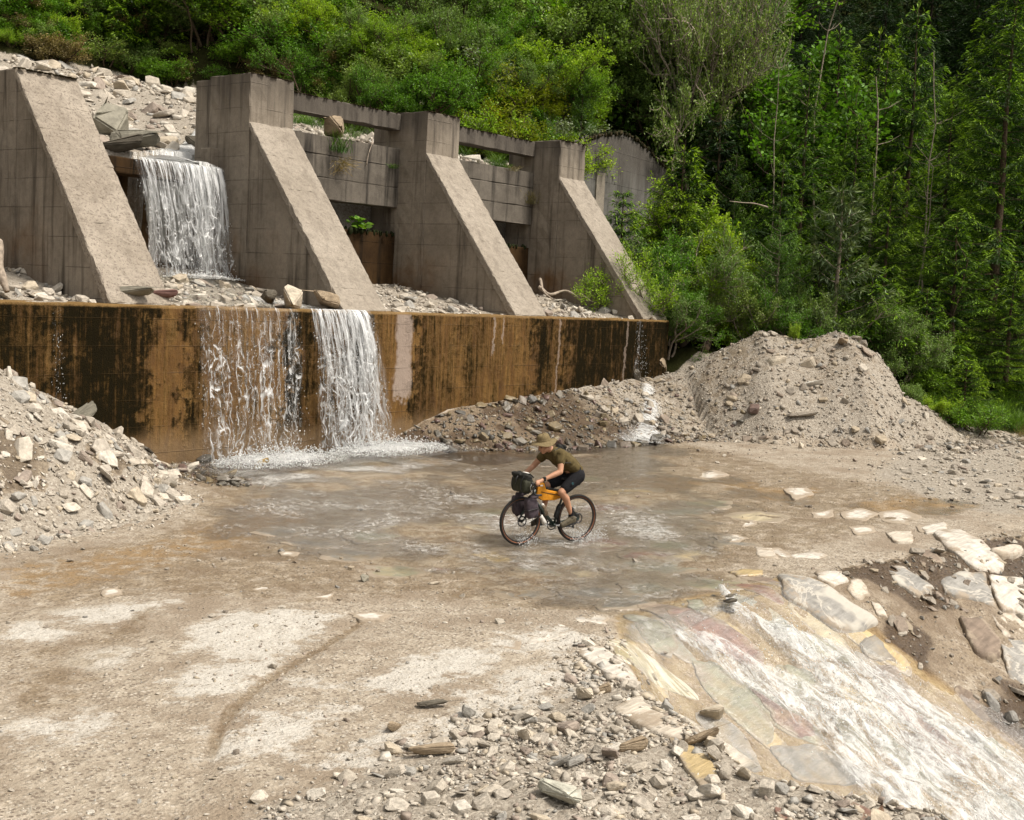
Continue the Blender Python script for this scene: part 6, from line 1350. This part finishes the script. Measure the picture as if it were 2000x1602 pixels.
tubes('zip', [([(.20, .039, .765), (.05, .040, .735), (-.15, .040, .695)], .0055)], M_BLACK, fb, 5); tubes('top_edge', [([(.145, .0, .905), (.11, .0, .81), (-.165, .0, .748)], [.012, .026, .026])], M_BLACK, fb, 8); soft_box('white_patch', (.20, .038, .855), (.05, .008, .02), M_WHITEP, fb, (0, 0, 0), .5, 0, 1, 3)
tubes('strap', [([(.255, .02, .87), (.29, .025, .87)], .008)], M_BLACK, fb, 5)
for s, lab in ((1, 'near'), (-1, 'far')):
    pn = bthing('fork_bag', 'plum grey fork pannier hanging beside the front wheel, ' + ('on the brake rotor side' if s > 0 else 'on the chain side behind the wheel'), 'bag'); cx0 = .425 if s > 0 else .47
    soft_box('bag_body', (cx0, s * .135, .56), (.19, .13, .30), M_BAGP, pn, (0, .18, 0), .5, .09, 6 + s); soft_box('roll_top', (cx0 - .03, s * .135, .715), (.15, .11, .055), M_BAGP, pn, (0, .2, 0), .6, .14, 8 + s, 3)
    tubes('strap', [(spline([(cx0 - .10, s * .12, .575), (cx0 - .08, s * .205, .565), (cx0 + .02, s * .212, .548), (cx0 + .11, s * .20, .53), (cx0 + .105, s * .10, .53)]), .006), (spline([(cx0 - .08, s * .135, .73), (cx0 - .03, s * .17, .78), (cx0 + .05, s * .135, .73)]), .005), ([(cx0 + .01, s * .19, .42), (cx0 - .03, s * .18, .36), (cx0 - .035, s * .17, .33)], .005)], M_BLACK, pn, 5)
def bottle(label, a, b, r, m1, m2):
    t = bthing('water_bottle', label, 'bottle'); A, B = Vector(a), Vector(b); d = B - A
    tubes('body', [([A, A + d * .1, A + d * .45, A + d * .5, A + d * .56, A + d * .74, A + d * .8], [r * .8, r, r, r * .88, r, r, r * .78])], m1, t, 14); tubes('cap', [([A + d * .8, A + d * .88, A + d * .9, A + d], [r * .78, r * .74, r * .4, r * .32])], m2, t, 14); return t
bottle('black water bottle standing on the seat tube', (-.095, 0, .36), (-.165, 0, .585), .036, M_BLACK, M_BLACK); bottle('amber bottle with white cap on the down tube', (.06, 0, .415), (.165, 0, .60), .037, M_CLEAR, M_WHITEP); bottle('clear bottle slung under the down tube', (.08, 0, .29), (.20, 0, .44), .036, M_WHITEP, M_BLACK)
sbg = bthing('saddle_bag', 'small black bag strapped under the saddle', 'bag'); soft_box('bag_body', (-.42, 0, .88), (.16, .10, .09), M_BAGK, sbg, (0, -.2, 0), .6, .1, 3, 3); tubes('strap', [([(-.36, .052, .93), (-.38, .055, .85)], .006)], M_BLACK, sbg, 5)
# rider
rider = bthing('person', 'rider in khaki brimmed hat, olive shirt and black shorts pedalling the loaded bicycle', 'person')
J = dict(hl=(-.385, .095, .975), kl=(-.075, .150, .765), al=(-.285, .125, .425), hr=(-.385, -.095, .975), kr=(.005, -.135, .815), ar=(.045, -.125, .43), pel=(-.40, 0, 1.0), bel=(-.32, 0, 1.10), che=(-.13, 0, 1.245), sl=(-.015, .185, 1.315), sr=(-.005, -.185, 1.315), el=(.055, .275, 1.085), er=(.155, -.275, 1.09), wl=(.315, .235, .975), wr=(.345, -.235, .975), nk=(.03, 0, 1.365), hd=(.165, 0, 1.44))
bm = bmesh.new()
cone_chain(bm, [J['pel'], J['bel'], J['che'], (-.03, 0, 1.30)], [.125, .115, .125, .10]); cone_chain(bm, [J['sl'], J['sr']], [.06, .06])
for s in 'lr':
    sg = 1 if s == 'l' else -1
    cone_chain(bm, [J['h' + s], tuple(np.array(J['h' + s]) * .5 + np.array(J['k' + s]) * .5), J['k' + s]], [.092, .078, .056]); k, a = np.array(J['k' + s]), np.array(J['a' + s]); back = np.array([-.03, 0, 0])
    cone_chain(bm, [tuple(k), tuple(k * .72 + a * .28 + back), tuple(k * .45 + a * .55 + back * .6), tuple(a)], [.054, .056, .046, .034], 3.5)
    cone_chain(bm, [J['s' + s], J['e' + s]], [.056, .042], 3.5); e, w = np.array(J['e' + s]), np.array(J['w' + s]); cone_chain(bm, [tuple(e), tuple(e * .7 + w * .3), tuple(w)], [.041, .042, .026], 3.5)
    cone_chain(bm, [tuple(a), tuple(a + np.array([.01, 0, -.06]))], [.034, .034])
    # hand resting on the hood: palm, four curled fingers, thumb
    hb0 = w + np.array([.045, -sg * .004, -.022]); cone_chain(bm, [tuple(w), tuple(hb0), tuple(hb0 + np.array([.045, 0, -.006]))], [.026, .030, .029], 4)
    for i in range(4):
        o = hb0 + np.array([.055 - .016 * i, sg * .010, .004 - .006 * i]); L = (.040, .044, .042, .034)[i]
        cone_chain(bm, [tuple(o), tuple(o + np.array([.026, sg * .020, -.006])), tuple(o + np.array([.030, sg * .022, -.006 - L * .6])), tuple(o + np.array([.022, sg * .006, -.010 - L]))], [.0098, .0092, .0086, .0078], 2.5)
    o = hb0 + np.array([.0, -sg * .016, .0]); cone_chain(bm, [tuple(o), tuple(o + np.array([.03, -sg * .022, -.004])), tuple(o + np.array([.055, -sg * .022, -.02]))], [.012, .0105, .009], 2.5)
# head, looking down the track
hr = Matrix.Rotation(math.radians(24), 3, 'Y'); hc = Vector(J['hd'])
def hp(x, y, z): return tuple(hc + hr @ Vector((x, y, z)))
cone_chain(bm, [(-.03, 0, 1.32), J['nk'], hp(-.02, 0, -.06)], [.068, .056, .054])
ellip(bm, hp(-.008, 0, .03), (.094, .074, .092), hr); ellip(bm, hp(.022, 0, -.045), (.066, .058, .070), hr); ellip(bm, hp(.055, 0, -.095), (.030, .030, .024), hr, 2)
cone_chain(bm, [hp(.084, 0, .012), hp(.108, 0, -.028)], [.010, .0145]); cone_chain(bm, [hp(.075, -.04, .022), hp(.083, 0, .020), hp(.075, .04, .022)], [.012, .012, .012]); cone_chain(bm, [hp(.083, -.016, -.066), hp(.086, .016, -.066)], [.010, .010])
for sg in (-1, 1): ellip(bm, hp(-.01, sg * .076, -.012), (.020, .010, .032), hr, 2)
body = remeshed('body', bm, .0080, M_SKIN, rider, 2)
for sg in (-1, 1):
    bm = bmesh.new(); ellip(bm, hp(.078, sg * .031, -.002), (.010, .013, .007), hr, 2); obj('eye', bm_mesh('eye', bm, True), M_EYE, rider)
    bm = bmesh.new(); cone_chain(bm, [hp(.080, sg * .014, .026), hp(.079, sg * .046, .026)], [.006, .005]); obj('eyebrow', bm_mesh('eyebrow', bm, True), M_HAIR, rider)
bm = bmesh.new(); cone_chain(bm, [hp(.090, -.018, -.066), hp(.094, 0, -.068), hp(.090, .018, -.066)], [.005, .0065, .005]); obj('mouth', bm_mesh('mouth', bm, True), M_LIP, rider)
bm = bmesh.new(); ellip(bm, hp(-.030, 0, .045), (.088, .081, .070), hr); ellip(bm, hp(-.062, 0, .0), (.050, .068, .058), hr)
for sg in (-1, 1): cone_chain(bm, [hp(.012, sg * .073, .03), hp(.010, sg * .073, -.01)], [.013, .008])
remeshed('hair', bm, .008, M_HAIR, rider, 1)
# shirt with short sleeves
bm = bmesh.new()
cone_chain(bm, [(-.385, 0, 1.055), (-.31, 0, 1.125), (-.21, 0, 1.20), (-.11, 0, 1.265), (-.02, 0, 1.315)], [.128, .130, .134, .128, .098]); cone_chain(bm, [(-.33, .05, 1.10), (-.12, .10, 1.245), (-.02, .13, 1.30)], [.100, .095, .085]); cone_chain(bm, [(-.33, -.05, 1.10), (-.12, -.10, 1.245), (-.02, -.13, 1.30)], [.100, .095, .085])
cone_chain(bm, [(.0, 0, 1.325), (.018, 0, 1.348)], [.092, .074]); cone_chain(bm, [(-.20, 0, 1.16), (-.02, .0, 1.275)], [.118, .112]); cone_chain(bm, [(-.01, -.1, 1.29), (-.01, .1, 1.29)], [.09, .09])
for s in 'lr':
    a, b = np.array(J['s' + s]), np.array(J['e' + s]); cone_chain(bm, [tuple(a * 1.0), tuple(a * .58 + b * .42)], [.078, .066], 4)
sh = remeshed('shirt', bm, .009, M_SHIRT, rider, 3)
for v in sh.data.vertices:
    c = v.co; n = float(fbm(np.array([c.x * 9 + c.z * 14]), np.array([c.y * 9 + c.z * 6]), 3)[0] - .5); v.co = c + v.normal * n * .026
bm = bmesh.new()
cone_chain(bm, [(-.405, 0, .99), (-.37, 0, 1.05)], [.142, .137]); cone_chain(bm, [(-.40, .065, .975), (-.40, -.065, .975)], [.118, .118])
for s in 'lr':
    a, b = np.array(J['h' + s]), np.array(J['k' + s]); cone_chain(bm, [tuple(a), tuple(a * .55 + b * .45), tuple(a * .22 + b * .78)], [.108, .094, .080], 4)
remeshed('shorts', bm, .009, M_SHORT, rider, 3)
soft_box('shorts_logo', (-.205, .232, .90), (.030, .006, .042), plain('teal_print', (.02, .06, .07), .7, .2, .1, 10), rider, (0, .5, 0), .4, 0, 1, 3)
FEET = {'l': ((-.365, .125, .345), (-.275, .13, .345), (-.12, .135, .285)), 'r': ((-.035, -.125, .345), (.055, -.13, .345), (.205, -.135, .283))}
for s in 'lr':
    a = np.array(J['a' + s]); bm = bmesh.new(); cone_chain(bm, [tuple(a + np.array([.008, 0, .075])), tuple(a), tuple(a + np.array([.005, 0, -.07]))], [.0435, .041, .044]); remeshed('sock', bm, .007, M_SHORT, rider, 2)
    h, m, t = FEET[s]; bm = bmesh.new(); cone_chain(bm, [(h[0] + .03, h[1], h[2] + .02), (m[0] + .01, m[1], m[2] + .005), t], [.040, .042, .033], 4); cone_chain(bm, [(h[0] + .025, h[1], h[2] - .012), (m[0] + .03, m[1], m[2] - .030), (t[0] - .01, t[1], t[2] - .012)], [.035, .036, .034], 4); cone_chain(bm, [tuple(a + np.array([.0, 0, -.035])), (h[0] + .05, h[1], h[2] + .02)], [.045, .045]); remeshed('shoe', bm, .007, M_SHOE, rider, 2)
    tubes('shoe_sole', [([(h[0], h[1], h[2] - .045), (m[0] + .03, m[1], m[2] - .062), (t[0] + .02, t[1], t[2] - .035)], [.026, .024, .020])], M_BLACK, rider, 8)
# hat: crown, band, wide drooping brim
def lathe_hat():
    hat = bpy.data.objects.new('hat', None); COL.objects.link(hat); hat.parent = rider; hat.empty_display_size = .05
    Rm = Matrix.Rotation(math.radians(13), 3, 'Y'); c0 = Vector(hp(-.008, 0, .062)); n = 48
    def ring(prof, nm, mat, wav=0.):
        V, F = [], []
        for j, (r, z) in enumerate(prof):
            for i in range(n):
                a = 2 * math.pi * i / n; f = max(0, (r - .10) / .085); zz = z + wav * f * (.016 * math.cos(2 * a + .4) + .010 * math.sin(3 * a)); rx = r * (1.10 if r < .11 else 1.06)
                V.append(c0 + Rm @ Vector((rx * math.cos(a), r * math.sin(a) * .97, zz + .006 * math.sin(5 * a + j) * (z > .05))))
        for j in range(len(prof) - 1):
            for i in range(n): F.append([j * n + i, j * n + (i + 1) % n, (j + 1) * n + (i + 1) % n, (j + 1) * n + i])
        return obj(nm, mesh_np(nm, V, F, True), mat, hat)
    ring([(.004, .100), (.040, .101), (.068, .094), (.082, .078), (.087, .045), (.092, .012), (.094, .0)], 'crown', M_HAT); ring([(.0945, .026), (.097, .022), (.0985, .004), (.096, .0)], 'band', M_HAT)
    ring([(.092, .004), (.12, -.003), (.155, -.016), (.180, -.028), (.184, -.031), (.180, -.034), (.15, -.022), (.12, -.009), (.092, -.002)], 'brim', M_HAT, 1.)
lathe_hat()
w = np.array(J['wl']); t_ = np.array(J['wl']) - np.array(J['el']); t_ /= np.linalg.norm(t_); tubes('wristwatch', [([tuple(w - t_ * .035), tuple(w - t_ * .032), tuple(w - t_ * .010), tuple(w - t_ * .007)], [.026, .033, .033, .026])], M_BLACK, rider, 14)
soft_box('watch_face', tuple(w - t_ * .02 + np.array([0, .024, .022])), (.036, .02, .034), M_BLACK, rider, (0, .4, .0), .7, 0, 1, 3)
tubes('shoulder_strap', [(spline([(.045, .085, 1.365), (-.06, .05, 1.40), (-.15, -.04, 1.36)]), .007), (spline([(.05, .08, 1.36), (.03, .13, 1.28), (-.06, .20, 1.21), (-.17, .19, 1.20), (-.27, .07, 1.235)]), .006)], M_BLACK, rider, 6)
pk = bthing('sling_bag', 'small dark sling bag on the back of the rider', 'bag'); soft_box('bag_body', (-.17, -.075, 1.375), (.15, .12, .09), M_BAGK, pk, (0, -.55, 0), .6, .1, 4, 3); soft_box('side_pocket', (-.21, -.05, 1.40), (.08, .08, .05), M_BAGK, pk, (0, -.5, 0), .6, .1, 5, 3)
tubes('strap', [([(-.11, -.05, 1.40), (-.07, .0, 1.405)], .007)], M_BLACK, pk, 5)
# water thrown up by the wheels
P, S = [], []
for hx, n in ((.5, 320), (-.47, 900)):
    for k in range(n):
        b = RNG.uniform(0, 1); x = hx - RNG.uniform(-.1, .5) * (1 if hx < 0 else .5); P.append((x, RNG.normal(0, .10), abs(RNG.normal(0, .05 + .07 * b)) + .005)); S.append(RNG.uniform(.003, .010))
o = drops('wheel_spray', np.array(P), np.array(S), bike, 1.4)
# ================================================================ driftwood and twigs
def stick(name, pts, r, label, mat, cat='driftwood'):
    t = Tree(9); P = spline(pts, 6); t.tube(P, np.linspace(r, r * .5, len(P)) * (1 + .15 * np.sin(np.arange(len(P)))), 7); bm = bmesh.new(); V = np.concatenate(t.TV); c = P[0]; vs = [bm.verts.new(v - c) for v in V]
    for f in np.concatenate(t.TF): bm.faces.new([vs[i] for i in f])
    bmesh.ops.holes_fill(bm, edges=[e for e in bm.edges if e.is_boundary], sides=0); o = obj(name, bm_mesh(name, bm, True), mat); o.location = c; tag(o, label, cat); return o
def gpt(x, y, dz=0.): p = onH(x, y); return p + np.array([0, 0, dz])
stick('driftwood_log', [gpt(1315, 672, .25), gpt(1345, 662, .45), gpt(1390, 668, .35)], .20, 'thick brown log across the end of the stained wall', M_BARK)
stick('driftwood_log', [gpt(1375, 690, .1), gpt(1388, 668, .5), gpt(1395, 650, .9)], .15, 'log standing upright among the boulders at the wall end', M_BARK)
stick('driftwood_log', [gpt(1325, 690, .3), gpt(1355, 682, .4), gpt(1385, 690, .2)], .16, 'dark wet log lying under the other driftwood', M_BARKD)
pY = lambda x, y, Y: onY(x, y, Y)
stick('driftwood_branch', [pY(1052, 560, 22.2), pY(1075, 575, 22.0), pY(1105, 568, 21.9), pY(1135, 585, 21.6)], .05, 'pale curved branch on rubble beside the third sloping cap', M_DEAD)
stick('driftwood_branch', [pY(1055, 545, 22.4), pY(1062, 570, 22.0), pY(1080, 585, 21.8)], .045, 'forked root leaning on the buttress next to the curved branch', M_DEAD)
stick('driftwood_log', [pY(-8, 470, 20.6), pY(0, 530, 20.4), pY(14, 570, 20.2)], .11, 'bleached tree stump on the ledge outside the speckled buttress', M_DEAD)
stick('dry_twig', [gpt(1052, 1462, .03), gpt(1060, 1448, .06), gpt(1067, 1435, .09)], .010, 'single dry twig sticking out of the foreground gravel', M_DEAD, 'twig')
stick('root', [pY(716, 322, 24.03), pY(720, 300, 24.02), pY(726, 282, 24.05), pY(728, 268, 24.2)], .016, 'pale bare root hanging over the upper beam', M_DEAD, 'root')
stick('dead_branch', [at(1500, 405, 39.5), at(1475, 398, 39.4), at(1450, 396, 39.4), at(1425, 393, 39.3)], .025, 'bleached forked branch sticking out of the young spruces', M_DEAD, 'branch')
# leafy herb in the dark opening
bt = Tree(77)
for i in range(46):
    a = bt.r.uniform(0, 6.28); bt.blades(np.array([[bt.r.normal(0, .14), bt.r.normal(0, .08), abs(bt.r.normal(.10, .12))]]), np.array([[math.cos(a), math.sin(a), .25]]), .20, .17, np.array([bt.r.random()]), np.array([[0, -.4, 1.]]))
hm = bt.meshes('herb')[0]; o = obj('leafy_herb', hm, L_ALD); o.location = (onY(706, 428, 24.05)[0], 24.16, 5.06); tag(o, 'large leaved plant in the dark opening under the waterfall side beams', 'plant')
